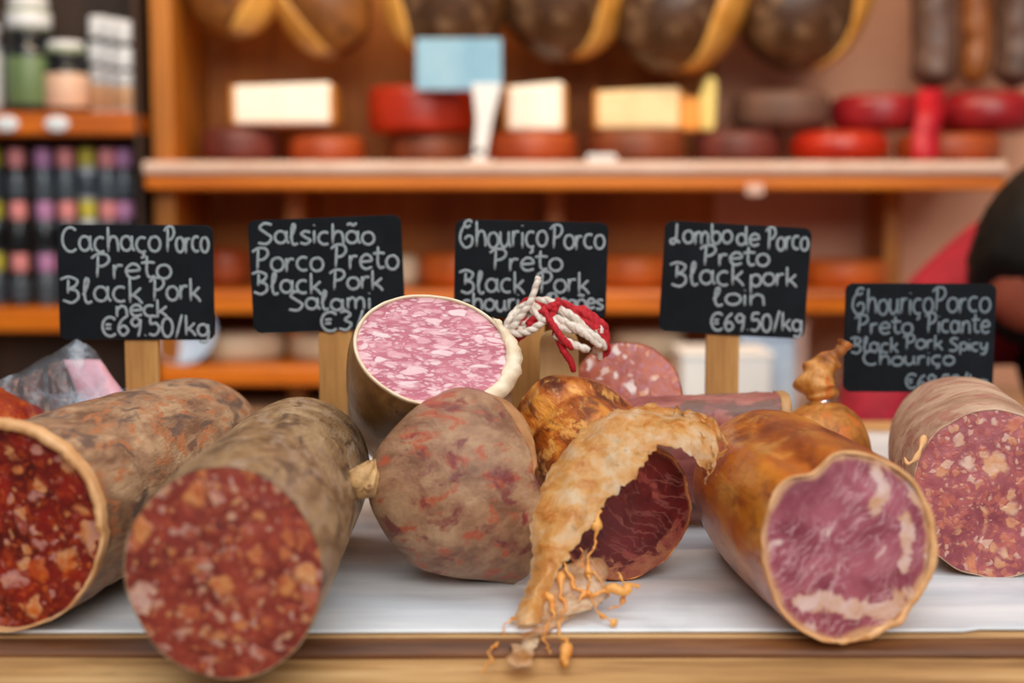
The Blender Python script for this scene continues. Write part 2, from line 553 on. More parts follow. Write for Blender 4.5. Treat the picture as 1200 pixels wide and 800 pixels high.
Y_SHELF, Y_WALL = 2.42, 2.78
bm = bmesh.new(); box(bm, -2.6, 2.6, -1.2, 3.0, -0.05, 0.0)
tag(link('floor', bm, MAT['floor'], smooth=False), kind='structure')
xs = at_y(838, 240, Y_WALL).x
bm = bmesh.new(); box(bm, -2.6, xs, Y_WALL, Y_WALL + 0.08, 0, 2.7)
tag(link('wall_back', bm, MAT['panel'], smooth=False), kind='structure')
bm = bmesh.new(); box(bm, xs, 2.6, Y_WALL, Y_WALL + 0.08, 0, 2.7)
tag(link('wall_back_right', bm, MAT['right_wall'], smooth=False), kind='structure')
bm = bmesh.new(); box(bm, -2.6, 2.6, 1.55, 2.9, 2.7, 2.78)
tag(link('ceiling', bm, MAT['white_wall'], smooth=False), kind='structure')

# ------------------------------------------------------------------ counter
Y_PAPER = 0.757            # front edge of the paper
ctr = empty('market_counter', (0, 1.0, 0), 'long wooden market counter whose board carries the white paper and the cut sausages', 'counter')
bm = bmesh.new()
# board with a rounded front nosing: profile in y,z extruded along x
prof = [(1.5, ZC - 0.002), (0.752, ZC - 0.002), (0.751, ZC - 0.009), (0.742, ZC - 0.0095), (0.728, ZC - 0.0095), (0.718, ZC - 0.0105), (0.706, ZC - 0.011), (0.66, ZC - 0.011), (0.648, ZC - 0.014), (0.642, ZC - 0.022), (0.642, ZC - 0.045), (1.5, ZC - 0.045)]
NX = 60
rings = []
for i in range(NX + 1):
    x = -1.5 + 3.0 * i / NX
    rings.append([Vector((x, y, z + (0.0006 * mnoise.noise(Vector((x * 6, y * 30, 0))) if y < 1 else 0))) for y, z in prof])
grid_rings(bm, rings, True, True, True)
link('counter_top', bm, MAT['counter'], ctr, smooth=False)
bm = bmesh.new()
rings = []
for i in range(121):
    x = -1.5 + 3.0 * i / 120
    w1, w2 = 0.0012 * mnoise.noise(Vector((x * 5, 0, 0))), 0.0010 * mnoise.noise(Vector((x * 7, 4, 0)))
    rings.append([Vector((x, y, z)) for y, z in ((.7535, ZC - .0024), (.7495 + w1, ZC - .0026), (.7440 + w1, ZC - .0050 + w2), (.7380 + w1, ZC - .0098), (.7535, ZC - .0098))])
grid_rings(bm, rings, True, True, True)
link('edge_bead', bm, MAT['counter_dark'], ctr)
bm = bmesh.new(); box(bm, -1.48, 1.48, 0.70, 1.46, 0.0, ZC - 0.045, 0.004)
link('cabinet_front', bm, MAT['counter_dark'], ctr, smooth=False)

bm = bmesh.new()
nx, ny = 140, 44
rings = []
for i in range(nx + 1):
    x = -0.75 + 1.5 * i / nx
    yf = Y_PAPER + 0.0012 * math.sin(x * 9) + (0.004 if x > 0.256 else 0.0)
    top = []
    for j in range(ny + 1):
        y = yf + (1.42 - yf) * (j / ny) ** 1.5
        z = ZC + 0.0004 + 0.0010 * max(0, fbm((x * 3, y * 8, 1.3), 1.0, 2)) * min(1, j / 3)
        top.append(Vector((x, y, z)))
    rings.append([Vector((x, p.y, ZC - 0.0012)) for p in reversed(top[::4])] + top)
grid_rings(bm, rings, True, True, True)
tag(link('paper_sheet', bm, MAT['paper']), 'white greaseproof paper spread over the wooden counter under the meats', 'paper')

# ------------------------------------------------------------------ sausages
def frame(front, back):
    wv = (Vector(front) - Vector(back)).normalized()
    u = Vector((1, 0, 0)); u = (u - wv * u.dot(wv)).normalized()
    v = wv.cross(u)
    M = Matrix((u, v, wv)).transposed().to_4x4()
    M.translation = Vector(front)
    return M, (Vector(front) - Vector(back)).length


def sausage(name, front, back, ctrl, mats, label, cat, shape=None, amp=0.0016, nfreq=18, rim=0.0028, recess=0.0015,
            nseg=112, nring=70, seed=0.0, extra=1.0, tilt=(0, 0), rim_mat=None, face_bulge=0.0, ragged=0.0, creases=(), marks=(), flare=0.0, rimvar=0.0, rimdir=90):
    """lofted casing from the cut face (local z=0) back to the tied end; local xy is the cut plane.
    ctrl: [(s, rx, ry, dx, dy)] for s 0..1 from face to end; tilt leans the cut plane (z offset per metre of x, y)"""
    M, L = frame(front, back)
    M_in = M
    base = Vector(front).lerp(Vector(back), 0.4); base.z = ZC
    root = empty(name, base, label, cat)
    shp = shape or (lambda a, s: 1.0)

    def pt(a, s, k=1.0, dz=0.0):
        rx, ry, dx, dy = interp(ctrl, s)
        r = shp(a, s)
        p = Vector((dx + rx * r * math.cos(a) * k, dy + ry * r * math.sin(a) * k, -L * s))
        q = Vector((p.x, p.y, p.z * 0.6)) * nfreq + Vector((seed, seed * 2, 0))
        n = fbm(q, 1.0, 3) * amp
        for (s0, wd, dep) in creases:
            n -= dep * math.exp(-((s - s0 - 0.02 * math.sin(a * 2)) / wd) ** 2)
        d = Vector((math.cos(a), math.sin(a), 0))
        n += flare * math.exp(-s * 30) * (0.5 + 0.5 * math.sin(a))
        p += d * n
        fade = max(0.0, 1.0 - s * 2.2)
        p.z += (tilt[0] * p.x + tilt[1] * p.y) * fade + dz
        return p

    ss = [(i / nring) for i in range(nring + 1)]
    A = [2 * math.pi * i / nseg for i in range(nseg)]
    rw = [rim * (1 - rimvar + rimvar * (1.8 * (0.5 + 0.5 * math.cos(a - R(rimdir))) ** 1.5 + 0.5 * mnoise.noise(Vector((a * 2.5, seed, 0))))) for a in A]
    rag = [ragged * fbm((math.cos(a) * 3 + seed, math.sin(a) * 3, 0.2), 1.7, 4) for a in A]
    bm = bmesh.new()
    rings = []
    rings.append([pt(a, 0.0, 1 - rw[i] / interp(ctrl, 0)[0], -recess - 0.004) for i, a in enumerate(A)])
    rings.append([pt(a, 0.0, 1 - rw[i] / interp(ctrl, 0)[0], 0.0 + rag[i]) for i, a in enumerate(A)])
    rings.append([pt(a, 0.0, 1 - 0.35 * rim / interp(ctrl, 0)[0], 0.0006 + rag[i]) for i, a in enumerate(A)])
    for s in ss:
        rings.append([pt(a, s, 1.0, rag[i] * max(0, 1 - s * 25)) for i, a in enumerate(A)])
    grid_rings(bm, rings, True, False, True)
    cas = link('casing', bm, mats[0], root, M)
    # cut face
    bm = bmesh.new()
    nr = 26
    center = Vector((ctrl[0][3], ctrl[0][4], 0))
    rings = []
    rimv = []
    for j in range(1, nr + 1):
        k = j / nr
        ring = []
        for i, a in enumerate(A):
            e = pt(a, 0.0, 1 - rw[i] * 0.9 / interp(ctrl, 0)[0], 0)
            p = center.lerp(e, k)
            p.z = e.z * k - recess + face_bulge * (1 - k * k) + 0.0005 * fbm((p.x, p.y, seed), 90, 3) * (1 if j < nr else 0)
            ring.append(p)
        rings.append(ring)
    vr = grid_rings(bm, rings, True)
    c = bm.verts.new(center + Vector((0, 0, -recess + face_bulge)))
    for i in range(nseg):
        bm.faces.new((c, vr[0][i], vr[0][(i + 1) % nseg]))
    bm.verts.index_update()
    n_ = len(bm.verts)
    rimness = [0.0] * n_
    for j, r in enumerate(vr):
        for v in r: rimness[v.index] = (j + 1) / nr
    MI = M.inverted()
    mk = [0.0] * n_
    for pxs, wd, tt in marks:
        pl = [MI @ at(x, y, tt) for x, y in pxs]
        for v in bm.verts:
            b_ = 9.0
            for p_, q_ in zip(pl[:-1], pl[1:]):
                e_ = q_ - p_; e_.z = 0
                k_ = max(0, min(1, ((v.co - p_).x * e_.x + (v.co - p_).y * e_.y) / max(e_.length_squared, 1e-9)))
                dd = v.co - p_ - e_ * k_
                b_ = min(b_, math.hypot(dd.x, dd.y))
            mk[v.index] = max(mk[v.index], max(0.0, 1 - b_ / (wd * tt / F)))
    fc = link('cut_face', bm, mats[1], root, M)
    a2 = fc.data.attributes.new('fatmask', 'FLOAT', 'POINT')
    a2.data.foreach_set('value', mk)
    at_ = fc.data.attributes.new('rimness', 'FLOAT', 'POINT')
    at_.data.foreach_set('value', rimness)
    if rim_mat:
        bm = bmesh.new()
        rings = []
        for k, f_, dz in ((1.002, 0, -0.006), (1.006, 0, 0.0), (1.0, 0, 0.0018), (1, -1, 0.0014), (1, -1.15, -recess)):
            rings.append([pt(a, 0.0, k + f_ * rw[i] / ctrl[0][1], dz + rag[i]) for i, a in enumerate(A)])
        grid_rings(bm, rings, True)
        link('casing_rim', bm, rim_mat, root, M)
    return root, M, pt


# leftmost sausage, ragged orange edge, face cropped by the frame
s1, M1, p1 = sausage('chorizo_sausage', at(8, 622, 0.765), at(258, 512, 1.075),
    [(0, .0515, .0545, 0, 0), (.15, .053, .055, 0, 0), (.5, .0525, .053, 0, .001), (.78, .051, .0515, 0, .001), (.9, .046, .046, 0, 0), (.965, .033, .033, 0, -.001), (1, .006, .006, 0, -.003)],
    (MAT['skin_neck'], MAT['face_neck']), 'thick sausage with grey mould casing and dark red cut face, leftmost on the counter', 'sausage',
    amp=0.0020, seed=1.0, rim=0.0030, recess=0.005, rim_mat=MAT['rim_tan'], ragged=0.0036, creases=((0.2, 0.02, 0.0015),), flare=0.006, rimvar=0.85, rimdir=80)

s2, M2, p2 = sausage('chorizo_sausage', at(262, 671, 0.69), at(366, 530, 0.995),
    [(0, .0485, .053, 0, 0), (.12, .0495, .053, 0, 0), (.5, .048, .050, 0, 0), (.8, .046, .0475, 0, 0), (.91, .041, .042, 0, 0), (.97, .028, .028, 0, -.001), (1, .006, .006, 0, -.002)],
    (MAT['skin_second'], MAT['face_second']), 'thick sausage with olive brown casing and brick red cut face overhanging the counter edge', 'sausage',
    amp=0.0014, seed=5.0, rim=0.0009, recess=-0.0004, face_bulge=0.002)

s7, M7, p7 = sausage('chorizo_sausage', at(1163, 578, 0.884), at(1112, 508, 1.06),
    [(0, .0495, .0525, 0, 0), (.2, .051, .053, 0, 0), (.6, .050, .051, 0, 0), (.85, .046, .047, 0, .001), (.95, .034, .036, 0, .004), (1, .006, .006, 0, .012)],
    (MAT['skin_right'], MAT['face_right']), 'tan wrinkled sausage with mauve red cut face below the rightmost chalkboard', 'sausage',
    amp=0.0024, nfreq=24, seed=9.0, rim=0.0012, recess=-0.0004, tilt=(-0.10, -0.14), face_bulge=0.002)
# loose curl of casing at the cut edge
bm = bmesh.new()
tube(bm, catmull([M7.inverted() @ at(px, py, t) for px, py, t in ((1083, 512, .884), (1079, 525, .873), (1073, 537, .868), (1064, 543, .868), (1060, 536, .872))], 8), lambda s: 0.0019 * (1 - 0.6 * s) * (1 + 0.4 * math.sin(s * 17)), 8)
link('casing_curl', bm, MAT['rim_tan'], s7, M7)


def loin_shape(a, s):
    n = math.exp(-((((a - R(118) + math.pi) % (2 * math.pi)) - math.pi) / 0.22) ** 2)
    m_ = math.exp(-((((a - R(-60) + math.pi) % (2 * math.pi)) - math.pi) / 0.4) ** 2)
    return 1.0 - 0.15 * n * max(0, 1 - s * 1.5) + 0.03 * m_ + 0.015 * math.sin(3 * a + 1)


s6, M6, p6 = sausage('cured_loin', at(993, 640, 0.752), at(874, 553, 0.978),
    [(0, .0465, .0510, 0, 0), (.05, .0495, .0520, 0, .0), (.2, .052, .0525, -.001, .001), (.5, .0515, .052, 0, .001), (.78, .048, .049, 0, .001), (.92, .036, .038, 0, 0), (1, .006, .006, 0, 0)],
    (MAT['skin_loin'], MAT['face_loin']), 'large golden smoked loin with pink marbled cut face, right of centre', 'cured loin',
    shape=loin_shape, amp=0.0026, nfreq=16, rimvar=0.8, rimdir=-25, seed=13.0, rim=0.0020, recess=0.0, rim_mat=MAT['rim_tan'], ragged=0.0036, face_bulge=0.0025,
    marks=(([(1026, 548), (1034, 572), (1022, 596)], 15, .752), ([(1062, 606), (1064, 640), (1058, 664)], 15, .752), ([(940, 706), (965, 704), (1000, 716), (1040, 720), (1062, 700)], 21, .752), ([(1060, 736), (1088, 700), (1096, 650)], 13, .752), ([(1066, 566), (1080, 590)], 12, .752)))

s3, M3, p3 = sausage('salami', at(507, 410, 0.885), at(474, 512, 1.10),
    [(0, .0475, .0385, 0, 0), (.1, .0495, .0405, 0, 0), (.5, .0475, .041, 0, 0), (.8, .043, .038, 0, 0), (.93, .033, .029, 0, 0), (1, .006, .006, 0, 0)],
    (MAT['skin_salami'], MAT['face_salami']), 'pink salami with white fat flecks and cream casing rim, tilted up on top', 'salami',
    shape=lambda a, s: 1.0 + 0.05 * math.cos(2 * a + R(50)), amp=0.0012, seed=17.0, rim=0.0016, recess=0.0004, rim_mat=MAT['rim_white'], ragged=0.0010, tilt=(0.0, -0.10))
# thick frayed casing on the right of its rim
bm = bmesh.new()
rings = []
for i in range(49):
    k = i / 48
    a = R(-80 + 118 * k)
    wdt = math.sin(math.pi * k) ** 0.5
    base_ = p3(a, 0.0)
    d = Vector((math.cos(a), math.sin(a), 0))
    jag = 0.0012 * fbm((a * 6, 0, 0), 1, 3)
    rings.append([base_ + d * o + Vector((0, 0, z)) for o, z in ((-.0032 * wdt, .0004), (-.0025 * wdt, .0022), (.001, .0040 + jag), (.0045 * wdt + jag, .0030 + jag), (.0080 * wdt + jag, -.001), (.0076 * wdt + jag, -.006), (.003 * wdt, -.011), (-.001, -.013))])
for r_ in rings:
    for q_, p_ in enumerate(r_): p_ += Vector((fbm(p_, 170, 3), fbm(p_ + Vector((3, 0, 0)), 170, 3), fbm(p_ + Vector((0, 3, 0)), 170, 3))) * 0.0017
grid_rings(bm, rings, True, True, True)
link('frayed_casing', bm, MAT['rim_white'], s3, M3, label='thick frayed cream casing edge')

s5, M5, p5 = sausage('cured_loin', at(733, 600, 0.862), at(654, 504, 0.999),
    [(0, .0415, .0455, 0, 0), (.1, .0435, .046, 0, 0), (.4, .047, .048, 0, 0), (.75, .049, .051, 0, 0), (.92, .038, .040, 0, 0), (1, .006, .006, 0, 0)],
    (MAT['skin_lomo'], MAT['face_lomo']), 'smoky orange brown loin with dark red cut face and peeled hanging casing', 'cured loin',
    amp=0.0036, nfreq=26, seed=21.0, rim=0.0008, recess=0.0, shape=lambda a, s: 1.0 + 0.03 * math.cos(3 * a + 0.5), creases=((0.55, 0.06, 0.002), (0.8, 0.05, 0.002)), face_bulge=0.004,
    marks=(([(690, 680), (745, 688), (786, 670), (810, 636)], 34, .862),))

s8, M8, p8 = sausage('chorizo_sausage', at(733, 470, 1.052), at(742, 530, 1.20),
    [(0, .0425, .0445, 0, 0), (.1, .044, .0455, 0, 0), (.6, .042, .043, 0, 0), (.9, .030, .031, 0, 0), (1, .006, .006, 0, 0)],
    (MAT['skin_round'], MAT['face_round']), 'round chorizo end with marbled orange and mauve cut face behind the peeled loin', 'sausage',
    amp=0.0018, nfreq=26, seed=25.0, rim=0.0012, recess=0.0, tilt=(0, 0.16), face_bulge=0.003)

# cone shaped sausage end with knot; its cut face looks right and away
s4, M4, p4 = sausage('chorizo_sausage', at(572, 570, 0.878), at(436, 561, 0.842),
    [(0, .0560, .0595, 0, 0), (.10, .0575, .0585, 0, -.0015), (.30, .0565, .0570, 0, -.0015), (.55, .0490, .0500, 0, .0), (.75, .0375, .0375, 0, .001), (.90, .0235, .0235, 0, .001), (.97, .0135, .0135, 0, .001), (1, .009, .009, 0, .001)],
    (MAT['skin_cone'], MAT['face_round']), 'knotted cone-shaped sausage end with red blotched casing, centre front', 'sausage',
    amp=0.0016, seed=29.0, rim=0.0016, recess=0.0005, ragged=0.0016, tilt=(0.06, 0.26))
bm = bmesh.new()
kp = [at(444, 563, .845), at(434, 562, .842), at(426, 559, .840), at(420, 553, .839), (at(417, 548, .839))]
tube(bm, catmull([M4.inverted() @ p for p in kp], 8), lambda s: 0.0092 + 0.0024 * math.sin(s * math.pi * 1.2) + 0.0008 * math.sin(s * 21), 20)
for v in bm.verts: v.co += Vector((fbm(v.co, 160, 2), fbm(v.co + Vector((5, 0, 0)), 160, 2), fbm(v.co + Vector((0, 5, 0)), 160, 2))) * 0.0016
link('knot', bm, MAT['knot'], s4, M4, label='dried tan knot')
# folded flap of casing along the upper cut edge
bm = bmesh.new()
rings = []
for i in range(41):
    k = i / 40
    a = R(-128 + 128 * k)
    wdt = math.sin(math.pi * min(1, k * 1.02)) ** 0.6
    j_ = 0.0012 * fbm((a * 5, 0, 3), 1, 3)
    ring = []
    for q in range(6):
        f_ = q / 5
        p_ = p4(a, 0.0, 1.004 - 0.10 * f_ * wdt)
        p_.z += -0.002 + (0.017 * wdt + j_) * math.sin(f_ * 1.5)
        ring.append(p_)
    rings.append(ring)
grid_rings(bm, rings, False)
bmesh.ops.solidify(bm, geom=bm.faces[:], thickness=0.0012)
link('casing_flap', bm, MAT['rim_tan'], s4, M4)

# flat cured slab lying across behind the loins
sl = empty('cured_meat_slab', at(820, 520, 1.0) * 1.0, 'flat slab of cured reddish meat lying across behind the golden loin', 'cured meat')
sl.location.z = ZC
bm = bmesh.new()
rings = []
pa, pb = at(716, 498, 1.02), at(918, 491, 1.02)
for i in range(41):
    s = i / 40
    c = pa.lerp(pb, s)
    prof = 0.55 + 0.45 * min(1, (s / 0.16)) ** 0.7
    ring = []
    for k in range(36):
        a = 2 * math.pi * k / 36
        ca, sa = math.cos(a), math.sin(a)
        yy = 0.023 * math.copysign(abs(ca) ** 0.8, ca)
        zz = (0.0190 if sa > 0 else 0.072) * math.copysign(abs(sa) ** (0.45 if sa > 0 else .8), sa) * prof
        ring.append(c + Vector((0.0015 * fbm((s * 4, k * .3, 0), 1, 2), yy, zz + 0.0012 * fbm((s * 9, ca * 2, sa * 2), 1.5, 3))))
    rings.append(ring)
grid_rings(bm, rings, True, True, True)
link('meat', bm, MAT['slab'], sl)
bm = bmesh.new()
rings = []
for i in range(5):
    c = pa.lerp(pb, 0.955 + 0.013 * i) + Vector((0.0005, 0, 0))
    ring = []
    for k in range(36):
        a = 2 * math.pi * k / 36
        ca, sa = math.cos(a), math.sin(a)
        yy = 0.0242 * math.copysign(abs(ca) ** 0.8, ca)
        zz = (0.0198 if sa > 0 else 0.073) * math.copysign(abs(sa) ** (0.45 if sa > 0 else .8), sa)
        ring.append(c + Vector((0.0012 * fbm((k * .4, i, 2), 1, 2), yy, zz)))
    rings.append(ring)
grid_rings(bm, rings, True, True, True)
link('rind', bm, MAT['slab_rind'], sl, label='pale tan rind end')

# small link with its twisted end standing up
lk = empty('sausage_link', at(965, 520, 1.03), 'small orange sausage link with twisted end standing upright beside the rightmost chalkboard', 'sausage')
lk.location.z = ZC
bm = bmesh.new()
c0, c1 = at(924, 545, 1.03), at(1014, 549, 1.03)
tube(bm, catmull([c0, c0.lerp(c1, .3) + Vector((0, 0, .004)), c0.lerp(c1, .65) + Vector((0, 0, .003)), c1], 10), lambda s: 0.004 + 0.0400 * math.sin(math.pi * min(1, max(0, s * 0.92 + 0.05))) ** 0.55, 28)
for v in bm.verts: v.co += Vector((0, 0, 1)) * 0.0010 * fbm(v.co, 60, 3)
link('casing', bm, MAT['skin_link'], lk)
bm = bmesh.new()
tp_ = catmull([at(962, 478, 1.03), at(961, 464, 1.03), at(958, 447, 1.03), at(968, 428, 1.03), at(983, 412, 1.03), at(990, 401, 1.03)], 10)
tube(bm, tp_, lambda s: (0.0045 + 0.0105 * math.exp(-((s - 0.38) / 0.26) ** 2) + 0.0010 * math.sin(s * 40)) if s < .9 else 0.0050, 18)
for v in bm.verts: v.co += Vector((1, 0, 0)) * 0.0022 * math.sin(v.co.z * 330 + v.co.y * 200)
link('twisted_end', bm, MAT['skin_link'], lk)
bm = bmesh.new()
lathe(bm, [(.0062, -.0035), (.0072, -.003), (.0072, .003), (.0062, .0035)], 20)
link('metal_clip', bm, MAT['metal'], lk, T(at(963, 471, 1.03)), label='shiny metal clip')

# paprika piece at the left edge behind the first sausage
pp = empty('paprika_sausage', at(-20, 500, 1.0), 'bright red and orange paprika sausage piece at the left edge behind the leftmost sausage', 'sausage')
pp.location.z = ZC
bm = bmesh.new()
a0, a1 = at(-130, 538, 1.0), at(50, 546, 0.98)
tube(bm, catmull([a0, a0.lerp(a1, .4) + Vector((0, 0, .004)), a0.lerp(a1, .75) + Vector((0, 0, .002)), a1], 12), lambda s: 0.004 + 0.046 * (1 - max(0, (s - .45) / .55) ** 2.4) ** 0.5 if s < .999 else .004, 36)
for v in bm.verts: v.co += (v.co - a0.lerp(a1, .5)).normalized() * 0.0032 * fbm(v.co, 70, 3)
link('casing', bm, MAT['paprika'], pp)

# ------------------------------------------------------------------ peeled casing of the dark loin
def rest(px, py, t, lift=0.0028):
    """at(), but slid up the view ray where the point would sink into the paper or the counter board"""
    p = at(px, py, t)
    for lo, z in ((Y_PAPER, ZC + lift), (0.0, ZC - 0.0105 + lift)):
        if p.y > lo or lo == 0.0:
            if p.z < z:
                d = p - CAM
                q = CAM + d * ((z - CAM.z) / d.z)
                if q.y > lo: return q
                continue
            return p
    return p


def sheet(bm, pairs, nw=10, per=10, amp=0.003, freq=60, thick=0.0006, seed=0.0, curl=0.004, lift=.0028):
    A_ = catmull([rest(*a, lift) for a, b in pairs], per)
    B_ = catmull([rest(*b, lift) for a, b in pairs], per)
    rings = []
    for i, (a, b) in enumerate(zip(A_, B_)):
        ring = []
        for k in range(nw + 1):
            s = k / nw
            jag = 0.0035 * fbm((i * 0.35, s * 3, seed), 1.0, 3)
            p = a.lerp(b, s + (jag * 22 if k in (0, nw) else 0))
            p = p + Vector((0, -1, 0.3)) * (curl * math.sin(s * math.pi)) + Vector((fbm(p + Vector((seed, 0, 0)), freq, 3), fbm(p + Vector((0, seed, 0)), freq, 3), fbm(p + Vector((0, 0, seed)), freq, 3))) * amp
            ring.append(p)
        rings.append(ring)
    grid_rings(bm, rings, False)
    bmesh.ops.solidify(bm, geom=bm.faces[:], thickness=thick)
    return bm


bm = sheet(bmesh.new(), [((834, 548, .842), (846, 502, .86)), ((806, 536, .834), (820, 482, .862)), ((778, 522, .834), (780, 478, .878)), ((758, 542, .828), (724, 478, .872)), ((728, 574, .820), (680, 504, .864)),
                  ((702, 606, .814), (642, 554, .848)), ((676, 640, .808), (624, 602, .830)), ((654, 674, .802), (620, 645, .818)), ((640, 704, .797), (612, 690, .806)), ((630, 730, .788), (606, 732, .797))], 18, 12, .0036, 48, seed=2.0, curl=.009)
link('peeled_casing', bm, MAT['peel'], s5, label='pale orange strip of peeled casing')
# crumpled top of the peel: ruffled folds
bm = bmesh.new()
for q, (L_, h_) in enumerate((([(778, 498, .866), (796, 502, .852), (815, 512, .846), (832, 530, .840), (826, 556, .836)], 18),
                              ([(790, 488, .868), (812, 494, .856), (834, 502, .850), (848, 520, .846), (838, 546, .842)], 20),
                              ([(802, 508, .850), (822, 520, .842), (836, 540, .838), (828, 566, .836)], 14),
                              ([(770, 500, .866), (790, 490, .862), (812, 488, .860), (836, 500, .858)], 16))):
    P_ = catmull([at(*p) for p in L_], 14)
    rings = []
    for i, p in enumerate(P_):
        ring = []
        for k in range(9):
            f_ = k / 8 - .5
            ph = i * 0.55 + q * 2
            o_ = Vector((0.25 * math.sin(ph * .7), -0.55 * math.cos(ph + f_ * 2), 0.9)) * (f_ * h_ * .86 / F)
            pp_ = p + o_
            ring.append(pp_ + Vector((fbm(pp_, 95, 3), fbm(pp_ + Vector((7, 0, 0)), 95, 3), fbm(pp_ + Vector((0, 7, 0)), 95, 3))) * 0.0042)
        rings.append(ring)
    grid_rings(bm, rings, False)
bmesh.ops.solidify(bm, geom=bm.faces[:], thickness=.0007)
link('crumpled_casing', bm, MAT['peel'], s5, label='crumpled pale casing at the top of the cut')
bm = bmesh.new()
memb = [[(632, 690, .80), (624, 720, .79), (612, 748, .772), (604, 772, .742)], [(648, 690, .80), (655, 715, .79), (660, 742, .775)], [(690, 668, .812), (715, 690, .80), (742, 700, .796)]]
bm = sheet(bm, [((622, 700, .808), (690, 640, .812)), ((618, 730, .795), (715, 690, .804)), ((604, 748, .780), (690, 715, .795)), ((598, 762, .760), (640, 745, .785)), ((590, 775, .738), (622, 776, .742))], 10, 10, .0036, 80, seed=8.0, lift=.0075)
link('casing_membrane', bm, MAT['membrane'], s5, label='thin see-through shred of casing')
strands = [[(704, 595, .818), (696, 625, .812), (692, 655, .806), (690, 690, .80), (676, 706, .794)],
           [(664, 660, .808), (672, 690, .80), (690, 696, .797), (718, 692, .796), (752, 688, .798)],
           [(655, 672, .806), (661, 705, .796), (657, 735, .782), (662, 762, .752), (656, 778, .735)],
           [(690, 690, .798), (700, 712, .790), (714, 730, .785), (722, 742, .780)],
           [(720, 668, .81), (735, 685, .803), (728, 702, .797), (716, 716, .792)],
           [(640, 690, .803), (648, 720, .79), (640, 748, .77), (644, 766, .75)],
           [(606, 740, .795), (588, 752, .775), (574, 766, .75), (566, 790, .722)],
           [(676, 640, .812), (688, 664, .806), (700, 676, .803), (712, 700, .798)],
           [(630, 640, .828), (640, 670, .812), (632, 700, .803), (614, 720, .797)]]
for q, st in enumerate(strands):
    bm = bmesh.new()
    pts = catmull([rest(*p) for p in st], 12)
    pts = [p + Vector((fbm(p, 120, 2), fbm(p + Vector((3, 0, 0)), 120, 2), fbm(p + Vector((0, 3, 0)), 120, 2))) * 0.0034 for p in pts]
    pts = [Vector((p.x, p.y, max(p.z, ZC + (0.0035 if p.y > 0.755 else -0.004)))) for p in pts]
    k = [1.5, 2.0, 1.9, 1.0, 0.9, 1.2, 0.8, 1.0, 0.9][q] * 0.00052
    tube(bm, pts, lambda s: k * (0.6 + 1.6 * abs(mnoise.noise(Vector((s * 14, q * 3.3, 0))))) + (0.0050 if q < 4 else 0.0026) * max(0, mnoise.noise(Vector((s * 7 + 0.3, q * 1.7, 4.0)))) ** 1.3, 8)
    link('netting_strand', bm, MAT['orange_strand'], s5, label='torn orange strand' if q == 0 else None)

# ------------------------------------------------------------------ red and white twine, pale peg
tw = empty('twine_bundle', at(650, 440, 0.99), 'bundle of red and white butcher twine looped in front of the middle chalkboard', 'twine')
tw.location.z = ZC
random.seed(3)
def loopy(pts, dx, dy, dt):
    return [(px + dx * math.sin(i * 1.3 + dy), py + dy * math.cos(i * 0.9 + dx), t + dt) for i, (px, py, t) in enumerate(pts)]
base1 = [(592, 418, .985), (600, 396, .98), (618, 374, .975), (640, 368, .97), (664, 376, .97), (690, 384, .97), (708, 398, .975), (700, 410, .98)]
red_paths, white_paths = [], []
for q in range(8):
    red_paths.append([(px + random.uniform(-5, 5), py + random.uniform(-20, 8), t + random.uniform(-.006, .006)) for px, py, t in base1])
for q in range(8):
    white_paths.append([(px + random.uniform(-6, 4), py + random.uniform(-18, 12), t + random.uniform(-.010, .004)) for px, py, t in base1])
red_paths += [[(600, 402, .972), (622, 384, .965), (646, 368, .962), (655, 352, .962)], [(636, 362, .96), (650, 384, .955), (660, 398, .955), (670, 406, .958)], [(604, 384, .97), (598, 405, .97), (602, 424, .972)],
              [(660, 368, .965), (688, 366, .968), (708, 384, .97), (712, 398, .972)], [(618, 380, .966), (640, 362, .962), (655, 356, .962)], [(650, 388, .96), (660, 410, .96), (668, 422, .962), (672, 432, .965)]]
white_paths += [[(590, 400, .97), (606, 376, .965), (622, 352, .962), (631, 326, .962)], [(594, 392, .968), (620, 388, .962), (640, 374, .958)], [(650, 392, .958), (668, 402, .958), (690, 410, .96)], [(672, 384, .96), (690, 394, .96), (704, 406, .962)]]
for nm, paths, mt in (('red_strand', red_paths, 'twine_red'), ('white_strand', white_paths, 'twine_white')):
    for q, pth in enumerate(paths):
        bm = bmesh.new()
        pts = catmull([at(*p) for p in pth], 10)
        # two-ply twist
        for ph in (0, math.pi):
            off = []
            for i, p in enumerate(pts):
                a = i * 0.8 + ph
                off.append(p + Vector((0, math.cos(a), math.sin(a))) * 0.0010)
            tube(bm, off, 0.0021, 7)
        link('twine_strand', bm, MAT[mt], tw)

pg = empty('wooden_peg', at(655, 480, 1.0), 'pale wooden peg with rounded top under the red and white twine', 'peg')
pg.location.z = ZC
bm = bmesh.new()
c = at(655, 420, 1.015)
pr = []
hw, hh = 0.0138, c.z - ZC + 0.019
for i in range(13):
    a = math.pi * i / 12
    pr.append((hw * math.copysign(abs(math.cos(a)) ** .6, math.cos(a)), hh - 0.012 + 0.012 * math.sin(a) ** .7))
pr = [(hw, 0)] + pr + [(-hw, 0)]
grid_rings(bm, [[Vector((x, y, z)) for x, z in pr] for y in (-.006, .006)], True, True, True)
bmesh.ops.bevel(bm, geom=[e for e in bm.edges if abs(e.verts[0].co.y - e.verts[1].co.y) < 1e-6], offset=.0015, segments=2, affect='EDGES')
link('peg_body', bm, MAT['pale_wood'], pg, T((c.x, c.y, ZC + .001)), smooth=False)

